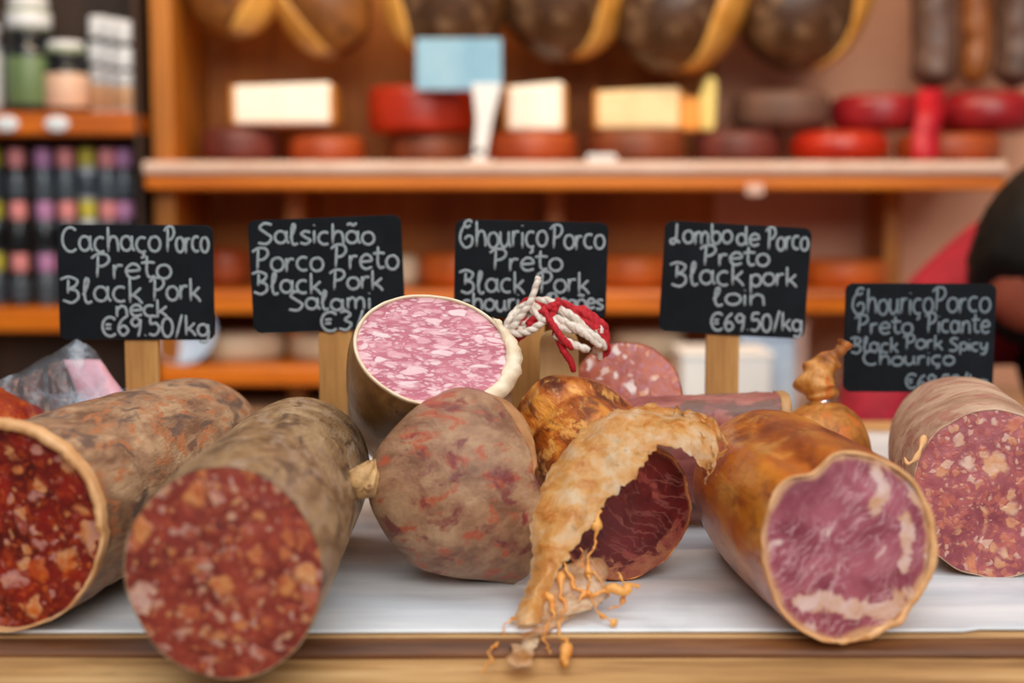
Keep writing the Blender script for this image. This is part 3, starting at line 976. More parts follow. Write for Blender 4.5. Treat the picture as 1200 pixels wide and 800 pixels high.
# ------------------------------------------------------------------ plastic wrapped packet
pk = empty('plastic_packet', at(80, 500, 1.03), 'clear plastic packet with pink ham leaning beside the leftmost sign stake', 'packet')
pk.location.z = ZC
def poly_pad(bm, pix, t, th, amp=0.0015, sub=5):
    """puffed pad from a pixel outline at depth t"""
    P = [at(x, y, t) for x, y in pix]
    c = sum(P, Vector()) / len(P)
    out = []
    for i, p in enumerate(P):
        q = P[(i + 1) % len(P)]
        for k in range(6): out.append(p.lerp(q, k / 6))
    rings = []
    for k, sgn in ((0.0, -1), (.35, -1), (.65, -1), (.88, -1), (1.0, -.0), (.88, 1), (.65, 1), (.35, 1), (0.0, 1)):
        kk = max(k, 0.02)
        d = th * math.sqrt(max(0, 1 - k ** 3)) * sgn
        rings.append([c.lerp(p, kk) + Vector((0, d + amp * fbm(p * 1.0 + Vector((k, sgn, 0)), 60, 3), amp * fbm(p + Vector((0, k * 2, sgn)), 70, 3))) for p in out])
    grid_rings(bm, rings, True, True, True)
    return bm
bm = poly_pad(bmesh.new(), [(74, 421), (117, 421), (150, 466), (170, 520), (112, 520)], 1.045, .006, .0008)
link('ham_slice', bm, MAT['ham_pink'], pk, label='pale pink ham')
for q, o in enumerate(([(28, 440), (50, 432), (52, 490), (26, 490)], [(56, 428), (74, 422), (92, 490), (60, 490)], [(2, 452), (24, 440), (24, 490), (0, 490)])):
    bm = poly_pad(bmesh.new(), o, 1.045, .007, .002)
    link('dried_meat_piece', bm, MAT['dark_meat'], pk)
bm = poly_pad(bmesh.new(), [(-30, 462), (20, 436), (60, 414), (90, 398), (112, 410), (130, 440), (150, 464), (172, 525), (176, 600), (100, 600), (-30, 600)], 1.045, .010, .0022)
link('plastic_film', bm, MAT['film'], pk)
bm = sheet(bmesh.new(), [((30, 448, 1.02), (70, 470, 1.03)), ((48, 462, 1.012), (86, 462, 1.024)), ((62, 484, 1.01), (112, 468, 1.022)), ((80, 510, 1.01), (140, 490, 1.03))], 8, 8, .002, 60, seed=4.0)
link('film_fold', bm, MAT['film'], pk)
bm = sheet(bmesh.new(), [((128, 468, 1.03), (136, 474, 1.03)), ((140, 456, 1.03), (150, 466, 1.03)), ((150, 454, 1.028), (154, 460, 1.028))], 4, 6, .001, 60, seed=6.0, curl=.001)
link('film_corner', bm, MAT['film'], pk)

# ------------------------------------------------------------------ chalkboard signs
def arc(cx, cy, rx, ry, a0, a1, n=12):
    return [(cx + rx * math.cos(R(a0 + (a1 - a0) * i / n)), cy + ry * math.sin(R(a0 + (a1 - a0) * i / n))) for i in range(n + 1)]
_a = [arc(.42, .48, .38, .46, 40, 400), [(.82, .98), (.82, .3), (.98, 0)]]
_c = [arc(.5, .5, .42, .48, 55, 305)]
_o = [arc(.45, .5, .40, .48, 100, 460)]
GL = {
 'a': (1.05, _a), 'ã': (1.05, _a + [[(.1, 1.4), (.3, 1.55), (.5, 1.4), (.75, 1.58)]]), 'c': (.92, _c), 'ç': (.92, _c + [[(.5, 0), (.62, -.22), (.38, -.36)]]),
 'o': (.92, _o), 'õ': (.92, _o + [[(.1, 1.35), (.3, 1.5), (.5, 1.35), (.75, 1.5)]]), 'h': (.98, [[(.12, 1.6), (.12, 0)], [(.12, .55), (.35, .95), (.68, .9), (.8, .5), (.82, 0)]]),
 'r': (.72, [[(.12, 1), (.12, 0)], [(.12, .55), (.32, .92), (.62, .92)]]), 'e': (.95, [[(.1, .5), (.5, .52), (.85, .6), (.72, .92), (.4, .98), (.1, .6), (.2, .15), (.5, 0), (.88, .14)]]),
 't': (.85, [[(.35, 1.5), (.32, .4), (.48, .02), (.78, .1)], [(0, 1.0), (.4, 1.06), (.8, 1.02)]]), 'k': (.9, [[(.12, 1.6), (.12, 0)], [(.75, .98), (.4, .62), (.15, .42)], [(.3, .5), (.55, .3), (.82, -.05)]]),
 'n': (.98, [[(.12, 1), (.12, 0)], [(.12, .6), (.4, .98), (.72, .85), (.8, .4), (.82, 0)]]), 'm': (1.4, [[(.12, 1), (.12, 0)], [(.12, .6), (.35, .97), (.6, .8), (.64, 0)], [(.64, .6), (.88, .97), (1.16, .8), (1.2, 0)]]),
 'u': (1.0, [[(.12, 1), (.12, .35), (.38, 0), (.7, .25), (.78, .6)], [(.78, 1), (.78, .4), (.92, 0)]]), 'i': (.35, [[(.15, 1), (.15, 0)], [(.14, 1.38), (.17, 1.44)]]),
 'l': (.62, [[(.0, .5), (.24, 1.0), (.34, 1.45), (.22, 1.58), (.12, 1.2), (.12, .3), (.28, .0), (.52, .12)]]), 's': (.85, [[(.75, .88), (.42, 1), (.14, .78), (.42, .52), (.74, .28), (.45, 0), (.05, .1)]]),
 'g': (.95, [arc(.42, .52, .36, .44, 40, 400), [(.8, .98), (.82, .0), (.6, -.45), (.15, -.35)]]), 'd': (1.0, [arc(.42, .48, .36, .46, 40, 400), [(.8, 1.6), (.8, .3), (.95, 0)]]), 'b': (.95, [[(.12, 1.6), (.12, .05)], arc(.48, .48, .36, .46, 180, -170)]),
 'p': (.95, [[(.12, 1), (.12, -.6)], arc(.48, .5, .36, .46, 180, -170)]), 'y': (.9, [[(.1, 1), (.15, .4), (.45, .15), (.75, .5)], [(.8, 1), (.75, .1), (.5, -.45), (.1, -.4)]]),
 'C': (1.25, [arc(.68, .78, .58, .78, 48, 312)]), 'G': (1.3, [[(1.05, 1.55), (.8, 1.7), (.45, 1.5), (.62, 1.25), (.95, 1.4)], [(.5, 1.45), (.15, .95), (.12, .4), (.5, 0), (.98, .15), (1.05, .62), (.7, .72), (.45, .5)]]),
 'P': (1.05, [[(.28, 1.5), (.2, 0)], [(-.12, 1.32), (.25, 1.6), (.75, 1.58), (.9, 1.2), (.65, .85), (.28, .75)]]), 'B': (1.15, [[(.35, 1.45), (.3, .55)], [(-.12, 1.45), (.35, 1.62), (.85, 1.4), (.7, 1.0), (.36, .86), (.8, .72), (.88, .25), (.5, -.05), (.0, .12)]]),
 'S': (1.15, [[(1.0, 1.5), (.5, 1.6), (.18, 1.25), (.55, .88), (.95, .5), (.65, .02), (.05, .08)]]), 'L': (1.05, [[(.55, 1.6), (.5, .7), (.4, .15), (.12, .02), (.02, .28), (.3, .42), (.6, .25), (.8, .08)]]),
 '€': (1.15, [arc(.65, .75, .55, .75, 45, 315), [(.3, .9), (.75, .92)], [(.3, .6), (.72, .62)]]), '6': (.92, [[(.72, 1.5), (.3, 1.1), (.1, .45), (.42, 0), (.8, .35), (.5, .75), (.14, .5)]]), '9': (.92, [[(.78, 1.2), (.45, 1.5), (.12, 1.15), (.4, .8), (.76, 1.1), (.78, 1.3), (.74, .6), (.6, 0)]]),
 '.': (.4, [[(.18, .06), (.22, .1)]]), '5': (.95, [[(.8, 1.5), (.25, 1.45), (.2, .9), (.6, .95), (.82, .5), (.5, .02), (.05, .12)]]), '0': (.95, [arc(.45, .72, .38, .74, 100, 460)]), '/': (.75, [[(.58, 1.7), (.12, -.15)]]), '3': (.95, [[(.1, 1.4), (.5, 1.5), (.75, 1.2), (.4, .82), (.8, .5), (.5, .02), (.05, .15)]]),
 ' ': (.5, [])}
CENTER_UP = Vector((0, 1, 0))


def lettering(bm, rows, toloc, rad):
    """rows: (text, px left, px right, baseline py, cap-top py); toloc maps a pixel to the board plane"""
    for q, (txt, xl, xr, yb, yt) in enumerate(rows):
        wtot = sum(GL[c][0] for c in txt)
        cap = 1.6
        tall = any(c in 'CGPBSLhkbdl€690' for c in txt)
        sy = (yb - yt) / (cap if tall else 1.05)
        sx = (xr - xl) / wtot
        x = 0.0
        for ci, ch in enumerate(txt):
            wd, strokes = GL[ch]
            jy = 0.06 * math.sin(ci * 2.1 + q)
            for st in strokes:
                pts = [toloc(xl + (x + p[0]) * sx, yb - (p[1] + jy) * sy) for p in st]
                sm = catmull(pts, 5) if len(pts) > 2 else [pts[0].lerp(pts[-1], i / 4) for i in range(5)]
                # run slightly past the ends for a round tip
                tube(bm, sm, lambda s: rad * (0.72 if s in (0.0, 1.0) else 1.0), 8, (Vector((0, 0, 1)), 0.22))
            x += wd


def sign(cx, cy, wpx, hpx, t, rot, stake_px, rows, label, yaw=0.0, pitch=0.0, chalk='chalk', rad=0.00102, off=0.0):
    C0 = at(cx, cy, t)
    foot = Vector((at(stake_px, 600, t).x, C0.y + 0.006, ZC))
    root = empty('price_sign', foot, label, 'sign', 'chalkboard price signs')
    M = T(C0) @ Matrix.Rotation(yaw, 4, 'Z') @ Matrix.Rotation(math.pi / 2 + pitch, 4, 'X') @ Matrix.Rotation(-rot, 4, 'Z')
    k = t / F
    hw, hh, rc = wpx / 2 * k, hpx / 2 * k, 0.006
    pts = []
    for (sx_, sy_, a0) in ((1, 1, 0), (-1, 1, 90), (-1, -1, 180), (1, -1, 270)):
        for i in range(7):
            a = R(a0 + 15 * i)
            pts.append(Vector((sx_ * (hw - rc) + rc * math.cos(a), sy_ * (hh - rc) + rc * math.sin(a), 0)))
    bm = bmesh.new()
    rings = [[p * f + Vector((0, 0, z)) for p in pts] for f, z in ((.99, -.003), (1, -.0024), (1, -.0006), (.992, 0.0))]
    grid_rings(bm, rings, True, True, True)
    link('chalkboard', bm, MAT['slate'], root, M, smooth=False)
    cr, sr = math.cos(rot), math.sin(rot)

    def toloc(px, py):
        dx, dy = (px - cx) * k, -(py - cy) * k
        return Vector((cr * dx - sr * dy, sr * dx + cr * dy, 0.0002))
    bm = bmesh.new()
    lettering(bm, rows, toloc, rad)
    link('lettering', bm, MAT[chalk], root, M, label='handwritten white chalk lettering')
    top = C0 + Vector(((stake_px - cx) * k, 0.0058, 0.012))
    bm = bmesh.new()
    hw2 = 19.5 * k
    box(bm, -hw2, hw2, -.0032, .0032, 0, 1, 0)
    Ms = T(foot) @ Matrix(((1, 0, top.x - foot.x, 0), (0, 1, top.y - foot.y, 0), (0, 0, top.z - foot.z, 0), (0, 0, 0, 1)))
    for v in bm.verts: v.co = (Ms @ v.co) - foot
    bmesh.ops.bevel(bm, geom=bm.edges[:], offset=.0008, segments=2, affect='EDGES')
    link('stake', bm, MAT['stake'], root, T(foot), smooth=False, label='plain light wood stake')
    return root


sign(159, 331, 182, 135, 1.04, R(0.3), 162, [('Cachaço', 73, 190, 295, 266), ('Porco', 195, 246, 296, 267), ('Preto', 110, 202, 326, 299), ('Black', 73, 168, 354, 325), ('Pork', 177, 236, 352, 325), ('neck', 134, 197, 371, 350), ('€69.50/kg', 117, 245, 394, 370)],
     'black chalkboard on stake reading Cachaço Porco Preto, leftmost price sign')
sign(383, 321.5, 179, 133, 1.045, R(-2.2), 391, [('Salsichão', 302, 440, 286, 262), ('Porco', 298, 380, 318, 292), ('Preto', 390, 468, 315, 288), ('Black', 297, 378, 344, 319), ('Pork', 388, 450, 339, 316), ('Salami', 337, 436, 363, 341), ('€3/', 374, 428, 388, 364)],
     'black chalkboard on stake reading Salsichão, behind the pink salami')
sign(622, 316, 179, 114, 1.05, R(1.4), 619, [('Ghouriço', 538, 642, 290, 260), ('Porco', 646, 709, 292, 265), ('Preto', 576, 660, 317, 293), ('Black', 540, 616, 343, 317), ('Pork', 631, 692, 343, 318), ('chouriço', 540, 636, 364, 343), ('Pegões', 642, 708, 362, 344)],
     'black chalkboard on stake reading Chouriço Porco Preto, behind the twine', rad=.00098)
sign(861.5, 328, 171.5, 130, 1.085, R(3.1), 849, [('Lombo', 785, 858, 286, 262), ('de', 862, 890, 288, 266), ('Porco', 898, 947, 293, 268), ('Preto', 822, 902, 311, 288), ('Black', 787, 873, 334, 307), ('pork', 878, 935, 335, 312), ('loin', 836, 899, 358, 337), ('€69.50/kg', 833, 942, 388, 366)],
     'black chalkboard on stake reading Lombo de Porco Preto, tilted above the slab', chalk='chalk')
sign(1078, 396, 176, 128, 1.09, R(0.3), 1100, [('Ghouriço', 997, 1093, 368, 339), ('Porco', 1093, 1160, 366, 338), ('Preto', 1003, 1070, 391, 370), ('Picante', 1085, 1160, 390, 367), ('Black', 998, 1054, 413, 395), ('Pork', 1060, 1106, 409, 392), ('Spicy', 1112, 1158, 411, 396), ('Chouriço', 1011, 1120, 428, 411), ('€69.50/kg', 1062, 1160, 456, 438)],
     'black chalkboard reading Chouriço Porco Preto Picante, rightmost price sign', chalk='chalk_faint', rad=.00100)

# ------------------------------------------------------------------ back shelves
MAT['wheel_red'] = mottled('red_cheese_rind', srgb(150, 34, 14), srgb(186, 52, 24), 14, 0.35, bump=0.15)
MAT['wheel_brightred'] = mottled('scarlet_cheese_rind', srgb(150, 24, 14), srgb(184, 48, 22), 14, 0.3, bump=0.1)
MAT['wheel_crimson'] = mottled('crimson_cheese_rind', srgb(116, 16, 26), srgb(156, 30, 34), 14, 0.3, bump=0.1)
MAT['wheel_brown'] = mottled('brown_cheese_rind', srgb(92, 46, 26), srgb(136, 70, 38), 14, 0.5, bump=0.2)
MAT['wheel_maroon'] = mottled('maroon_cheese_rind', srgb(74, 36, 30), srgb(112, 52, 44), 14, 0.5, bump=0.2)
MAT['wheel_grey'] = mottled('grey_cheese_rind', srgb(78, 54, 44), srgb(112, 80, 66), 14, 0.6, bump=0.2)
MAT['wheel_rust'] = mottled('rust_cheese_rind', srgb(140, 54, 20), srgb(172, 80, 36), 14, 0.45, bump=0.2)
MAT['wheel_orange'] = mottled('orange_cheese_rind', srgb(176, 78, 18), srgb(206, 104, 36), 14, 0.45, bump=0.2)
MAT['wheel_white'] = mottled('white_cheese_rind', srgb(206, 184, 148), srgb(226, 208, 176), 14, 0.6, bump=0.15)
MAT['cheese_cream'] = mottled('cream_cheese_paste', srgb(250, 240, 222), srgb(253, 248, 236), 20, 0.5, bump=0.1)
MAT['cheese_tan'] = mottled('yellow_cream_cheese_paste', srgb(232, 200, 146), srgb(244, 218, 170), 20, 0.5, bump=0.1)
MAT['cheese_rind'] = mottled('golden_cheese_rind', srgb(190, 124, 44), srgb(216, 152, 70), 20, 0.5)
MAT['cheese_orange'] = mottled('orange_cheese_paste', srgb(226, 146, 46), srgb(238, 168, 70), 20, 0.5)
MAT['cheese_yellow'] = mottled('yellow_cheese_paste', srgb(216, 196, 106), srgb(228, 210, 130), 20, 0.5)
MAT['ham_dark'] = mottled('ham_meat', srgb(44, 26, 14), srgb(92, 60, 34), 9, 0.32, bump=0.5, c3=srgb(120, 92, 66))
MAT['ham_brown'] = mottled('brown_ham_meat', srgb(100, 58, 22), srgb(150, 96, 44), 9, 0.35, bump=0.4, c3=srgb(84, 50, 26))
MAT['ham_fat'] = mottled('golden_ham_fat', srgb(190, 128, 46), srgb(228, 174, 88), 12, 0.35, bump=0.3)
MAT['hoof'] = plain('black_hoof', srgb(24, 20, 18), 0.4)
MAT['hang_dark'] = mottled('dark_hanging_casing', srgb(62, 38, 26), srgb(104, 78, 66), 22, 0.4, bump=0.5)
MAT['hang_brown'] = mottled('brown_hanging_casing', srgb(110, 60, 22), srgb(146, 88, 40), 22, 0.4, bump=0.4)
MAT['card_blue'] = mottled('pale_blue_card', srgb(118, 168, 200), srgb(150, 192, 216), 8, 0.6, bump=0.02)
MAT['card_white'] = plain('white_card', srgb(232, 234, 236), 0.6)
MAT['ribbon'] = mottled('red_ribbon', srgb(168, 8, 28), srgb(186, 16, 36), 20, 0.5)
MAT['blue_white'] = plain('pale_blue_ceramic', srgb(186, 206, 232), 0.25)
MAT['bag_blue'] = mottled('light_blue_plastic', srgb(150, 178, 212), srgb(190, 210, 232), 9, 0.4)
MAT['box_white'] = plain('white_carton', srgb(244, 244, 242), 0.6)
MAT['pink_paper'] = mottled('pinkish_paper', srgb(206, 168, 150), srgb(222, 190, 176), 9, 0.6)
MAT['worktop'] = mottled('beige_worktop', srgb(172, 138, 106), srgb(190, 158, 126), 6, 0.5)
MAT['rail'] = plain('steel_rail', (0.4, 0.4, 0.4, 1), 0.35, Metallic=1.0)

su = empty('shelf_unit', at_y(640, 230, 2.6) * 1.0, 'orange wood shelf unit along the back wall carrying the cheeses', 'shelf')
su.location = (su.location.x, 2.6, 0)
def board(px0, px1, py0, py1, Y, depth, name, par, mat, strip=0.0):
    a, b = at_y(px0, py0, Y), at_y(px1, py1, Y)
    bm = bmesh.new()
    box(bm, a.x, b.x, Y, Y + depth, b.z, a.z - (0.0015 if strip else 0), 0.006, 3)
    o = link(name, bm, mat, par, T(Vector(((a.x + b.x) / 2, Y, b.z))) if False else None, smooth=False)
    if strip:
        bm = bmesh.new()
        hz = strip * Y / F
        pr = [(Y + 0.02, a.z), (Y - 0.002, a.z), (Y - 0.007, a.z - hz * .25), (Y - 0.009, a.z - hz * .6), (Y - 0.006, a.z - hz), (Y + 0.02, a.z - hz)]
        grid_rings(bm, [[Vector((x, y, z)) for y, z in pr] for x in (a.x + .001, b.x - .001)], True, True, True)
        link('edge_strip', bm, MAT['edge_strip'], o, smooth=False, label='shelf edge moulding coloured pale for the light it catches')
    return o, a.z
sh1, Z1 = board(168, 1178, 189, 222, Y_SHELF, 0.32, 'shelf', su, MAT['shelf'], 14)
sh2, Z2 = board(186, 1060, 340, 367, Y_SHELF + .04, 0.28, 'shelf', su, MAT['shelf'])
sh3, Z3 = board(186, 560, 429, 452, Y_SHELF + .04, 0.28, 'shelf', su, MAT['shelf'])
ZW = at_y(300, 458, 2.72).z
for px0, px1, Y in ((182, 206, 2.47), (335, 356, 2.58), (640, 660, 2.62), (1036, 1056, 2.62)):
    a, b = at_y(px0, 300, Y), at_y(px1, 300, Y)
    bm = bmesh.new()
    box(bm, a.x, b.x, Y, 2.77, ZW - .02 if px0 > 200 else 0.0, 2.35 if px0 < 200 else Z1 - .02, 0.003)
    link('upright', bm, MAT['post'], su, smooth=False)

wk = empty('back_worktop', (0, 2.4, 0), 'beige worktop running below the back shelves behind the signs', 'worktop')
bm = bmesh.new(); box(bm, -1.35, 1.35, 2.24, 2.77, ZW - .04, ZW, .004); link('top', bm, MAT['worktop'], wk, smooth=False)
bm = bmesh.new(); box(bm, -1.33, 1.33, 2.28, 2.77, 0, ZW - .04, .004); link('cupboard', bm, MAT['dark_panel'], wk, smooth=False)


def wheel(px0, px1, py_top, zbase, mat, label, tc=2.60, py_bot=None, tilt=0.0, rnd=0.32, group='cheeses on the back shelves'):
    """whole round cheese standing flat; zbase = height it rests on"""
    c = at_y((px0 + px1) / 2, py_top, tc)
    r = (px1 - px0) / 2 * c.y / F / math.cos(PITCH)
    h = c.z - zbase
    k = min(rnd * h, r * .5)
    root_loc = (c.x, c.y, zbase)
    pr = [(0.001, 0), (r - k, 0)]
    pr += [(r - k + k * math.sin(R(15 * i)), k - k * math.cos(R(15 * i))) for i in range(1, 7)]
    pr += [(r, h - k)]
    pr += [(r - k + k * math.cos(R(15 * i)), h - k + k * math.sin(R(15 * i))) for i in range(1, 7)]
    pr += [(0.001, h + 0.002)]
    bm = bmesh.new()
    lathe(bm, pr, 48, wob=lambda a, z: 0.010 * mnoise.noise(Vector((math.cos(a) * 2 + px0, math.sin(a) * 2, z * 20))))
    o = link('round_cheese', bm, MAT[mat], None, T(root_loc) @ Matrix.Rotation(tilt, 4, 'Y'))
    tag(o, label, 'cheese', group)
    return zbase + h + 0.002


G1 = 'cheese wheels on the upper shelf'
wheel(236, 326, 150, Z1, 'wheel_maroon', 'dark maroon cheese wheel under the long white cheese block', group=G1)
wheel(338, 428, 160, Z1, 'wheel_rust', 'low rust brown cheese wheel between the long white block and red wheel', group=G1)
zt = wheel(455, 553, 158, Z1, 'wheel_brown', 'brown cheese wheel underneath the red wheel beside the blue card', group=G1)
wheel(432, 553, 103, zt, 'wheel_red', 'red cheese wheel stacked on a brown one in front of the blue card', rnd=.18, group=G1)
zs = wheel(565, 676, 156, Z1, 'wheel_rust', 'rust red cheese wheel under the small white cheese block', group=G1)
zc = wheel(688, 802, 154, Z1, 'wheel_brown', 'brown cheese wheel under the cream block with orange wedge', group=G1)
zg = wheel(812, 915, 154, Z1, 'wheel_maroon', 'maroon cheese wheel underneath the grey cheese wheel', group=G1)
wheel(858, 972, 108, zg, 'wheel_grey', 'grey brown cheese wheel on top of the maroon one', tc=2.61, group=G1)
zr = wheel(928, 1040, 154, Z1, 'wheel_brightred', 'bright scarlet rounded cheese wheel on shelf below crimson wheel', tc=2.55, rnd=.48, group=G1)
zo = wheel(1052, 1170, 158, Z1, 'wheel_rust', 'rust orange cheese wheel on the shelf below the shiny crimson wheel', tc=2.55, group=G1)
wheel(976, 1084, 112, zr, 'wheel_crimson', 'crimson cheese wheel on top of the scarlet wheel beside red ribbon', tc=2.60, group=G1)
wheel(1100, 1214, 108, zo, 'wheel_crimson', 'shiny crimson cheese wheel at the right edge of the upper shelf', tc=2.58, rnd=.42, group=G1)

G2 = 'cheeses on the middle shelf'
wheel(236, 292, 290, Z2, 'wheel_rust', 'rust cheese on the middle shelf between the two left signs', group=G2)
wheel(446, 491, 299, Z2, 'wheel_white', 'pale white cheese on middle shelf right of the Salsichão sign', group=G2)
wheel(490, 590, 296, Z2, 'wheel_orange', 'orange cheese on middle shelf between the Salsichão and middle signs', group=G2)
wheel(690, 790, 299, Z2, 'wheel_orange', 'orange cheese on middle shelf between middle sign and Lombo sign', group=G2)
wheel(935, 1040, 304, Z2, 'wheel_orange', 'orange cheese wheel on middle shelf right of the Lombo sign', group=G2)
G3 = 'white cheeses on the lowest shelf'
wheel(226, 334, 388, Z3, 'wheel_white', 'broad white cheese wheel on lowest shelf between the two left signs', group=G3)
wheel(339, 430, 390, Z3, 'wheel_white', 'white cheese wheel on lowest shelf behind the Salsichão sign stake', group=G3)


def block(name, px0, px1, py0, zbase, mat, label, Y=2.55, depth=.12, rind=True, skew=0.0, cat='cheese', group=None):
    a, b = at_y(px0, py0, Y), at_y(px1, py0, Y)
    cx = (a.x + b.x) / 2
    root = empty(name, (cx, Y + depth / 2, zbase), label, cat, group)
    hw, h = (b.x - a.x) / 2, a.z - zbase
    bm = bmesh.new()
    box(bm, -hw, hw, -depth / 2, depth / 2, 0, h, .008, 3)
    for v in bm.verts:
        v.co.x += skew * v.co.z
        v.co += Vector((0, 0, .004 * math.sin(v.co.x * 30))) * (1 if v.co.z > h / 2 else 0)
    link('paste', bm, MAT[mat], root, T(root.location), smooth=False)
    if rind:
        bm = bmesh.new()
        box(bm, hw - .004, hw + .004, -depth / 2 - .001, depth / 2, 0.001, h - .002, .003, 2)
        box(bm, -hw - .004, -hw + .004, -depth / 2 - .001, depth / 2, 0.001, h - .002, .003, 2)
        box(bm, -hw, hw, depth / 2 - .002, depth / 2 + .005, 0.001, h - .002, .003, 2)
        for v in bm.verts: v.co.x += skew * v.co.z
        link('rind', bm, MAT['cheese_rind'], root, T(root.location), smooth=False)
    return root


z_m = at_y(280, 153, 2.6).z - .004
block('cheese_block', 272, 388, 98, Z1 + (at_y(280, 150, 2.60).z - Z1) + .003, 'cheese_cream', 'long bright white cut cheese block on the dark maroon wheel', 2.53, .13, group='cut cheese blocks')
block('cheese_block', 594, 661, 98, zs, 'cheese_cream', 'small bright white cut cheese block on the rust red wheel', 2.54, .12, group='cut cheese blocks')
block('cheese_block', 699, 798, 104, zc, 'cheese_tan', 'cream cut cheese block left of the orange cheese wedge', 2.55, .11, group='cut cheese blocks')
# orange wedge and yellow slice beside it
def wedge(name, pix, Y, depth, mat, label, zmin):
    P = [at_y(x, y, Y) for x, y in pix]
    c = sum(P, Vector()) / len(P)
    bm = bmesh.new()
    grid_rings(bm, [[Vector((p.x - c.x, d, p.z - zmin)) for p in P] for d in (0, depth)], True, True, True)
    bmesh.ops.bevel(bm, geom=bm.edges[:], offset=.004, segments=2, affect='EDGES')
    o = link(name, bm, MAT[mat], None, T((c.x, Y, zmin)), smooth=False)
    return tag(o, label, 'cheese')
ov = at_y(810, 154, 2.56)
wedge('cheese_wedge', [(786, 153), (826, 153), (826, 116), (800, 112)], 2.56, .10, 'cheese_orange', 'orange cheese wedge between the cream block and the yellow slice', at_y(800, 153, 2.56).z)
wedge('cheese_slice', [(822, 153), (838, 153), (841, 92), (829, 88), (820, 116)], 2.54, .06, 'cheese_yellow', 'thin upright yellow cheese slice right of the orange wedge', at_y(800, 153, 2.54).z)

# blue card on a pale stand
pc = empty('price_card', at_y(540, 189, 2.47), 'pale blue price card on a white stand beside the red cheese wheel', 'price card')
a, b = at_y(487, 45, 2.47), at_y(588, 106, 2.47)
bm = bmesh.new(); box(bm, a.x, b.x, 2.466, 2.471, b.z, a.z, .002)
link('card', bm, MAT['card_blue'], pc, smooth=False)
bm = bmesh.new()
A_ = [at_y(553, 98, 2.461), at_y(588, 98, 2.461), at_y(577, 140, 2.461), at_y(570, 180, 2.461), at_y(555, 180, 2.461), at_y(558, 140, 2.461)]
grid_rings(bm, [[Vector((p.x, p.y + d, p.z)) for p in A_] for d in (-.003, .004)], True, True, True)
p_ = at_y(562, 180, 2.461)
box(bm, p_.x - .022, p_.x + .022, 2.445, 2.485, Z1 + .0005, Z1 + .005, .002)
box(bm, p_.x - .008, p_.x + .008, 2.458, 2.466, Z1 + .004, p_.z + .01, .001)
link('stand', bm, MAT['card_white'], pc, smooth=False)
pc.location.z = Z1
for o_ in pc.children: o_.matrix_basis = T(pc.location).inverted()
bm = bmesh.new(); a = at_y(688, 189, 2.425); b = at_y(722, 189, 2.425)
box(bm, a.x, b.x, 2.418, 2.47, Z1, Z1 + .012, .002)
tag(link('white_tag', bm, MAT['card_white'], smooth=False), 'small white tag lying on the upper shelf under the cream cheese', 'tag')
bm = bmesh.new(); a = at_y(876, 215, 2.40); b = at_y(896, 229, 2.40)
box(bm, a.x, b.x, 2.409, 2.418, b.z, a.z, .002)
tag(link('edge_tag', bm, MAT['pink_paper'], smooth=False), 'tiny pale tag stuck on the upper shelf front below the grey cheese', 'tag')

# ------------------------------------------------------------------ hams and hanging sausages
ZR = 1.98
rl = empty('hanging_rail', (0, 2.6, ZR), 'steel rail near the ceiling from which the hams hang', 'rail')
bm = bmesh.new(); tube(bm, [(-1.1, 2.60, ZR), (0, 2.60, ZR), (1.15, 2.60, ZR)], .011, 12); link('bar', bm, MAT['rail'], rl)
for x_ in (-1.0, 0.1, 1.1):
    bm = bmesh.new(); tube(bm, [(x_, 2.60, ZR), (x_, 2.60, 2.35), (x_, 2.60, 2.70)], .006, 8); link('hanger', bm, MAT['rail'], rl)


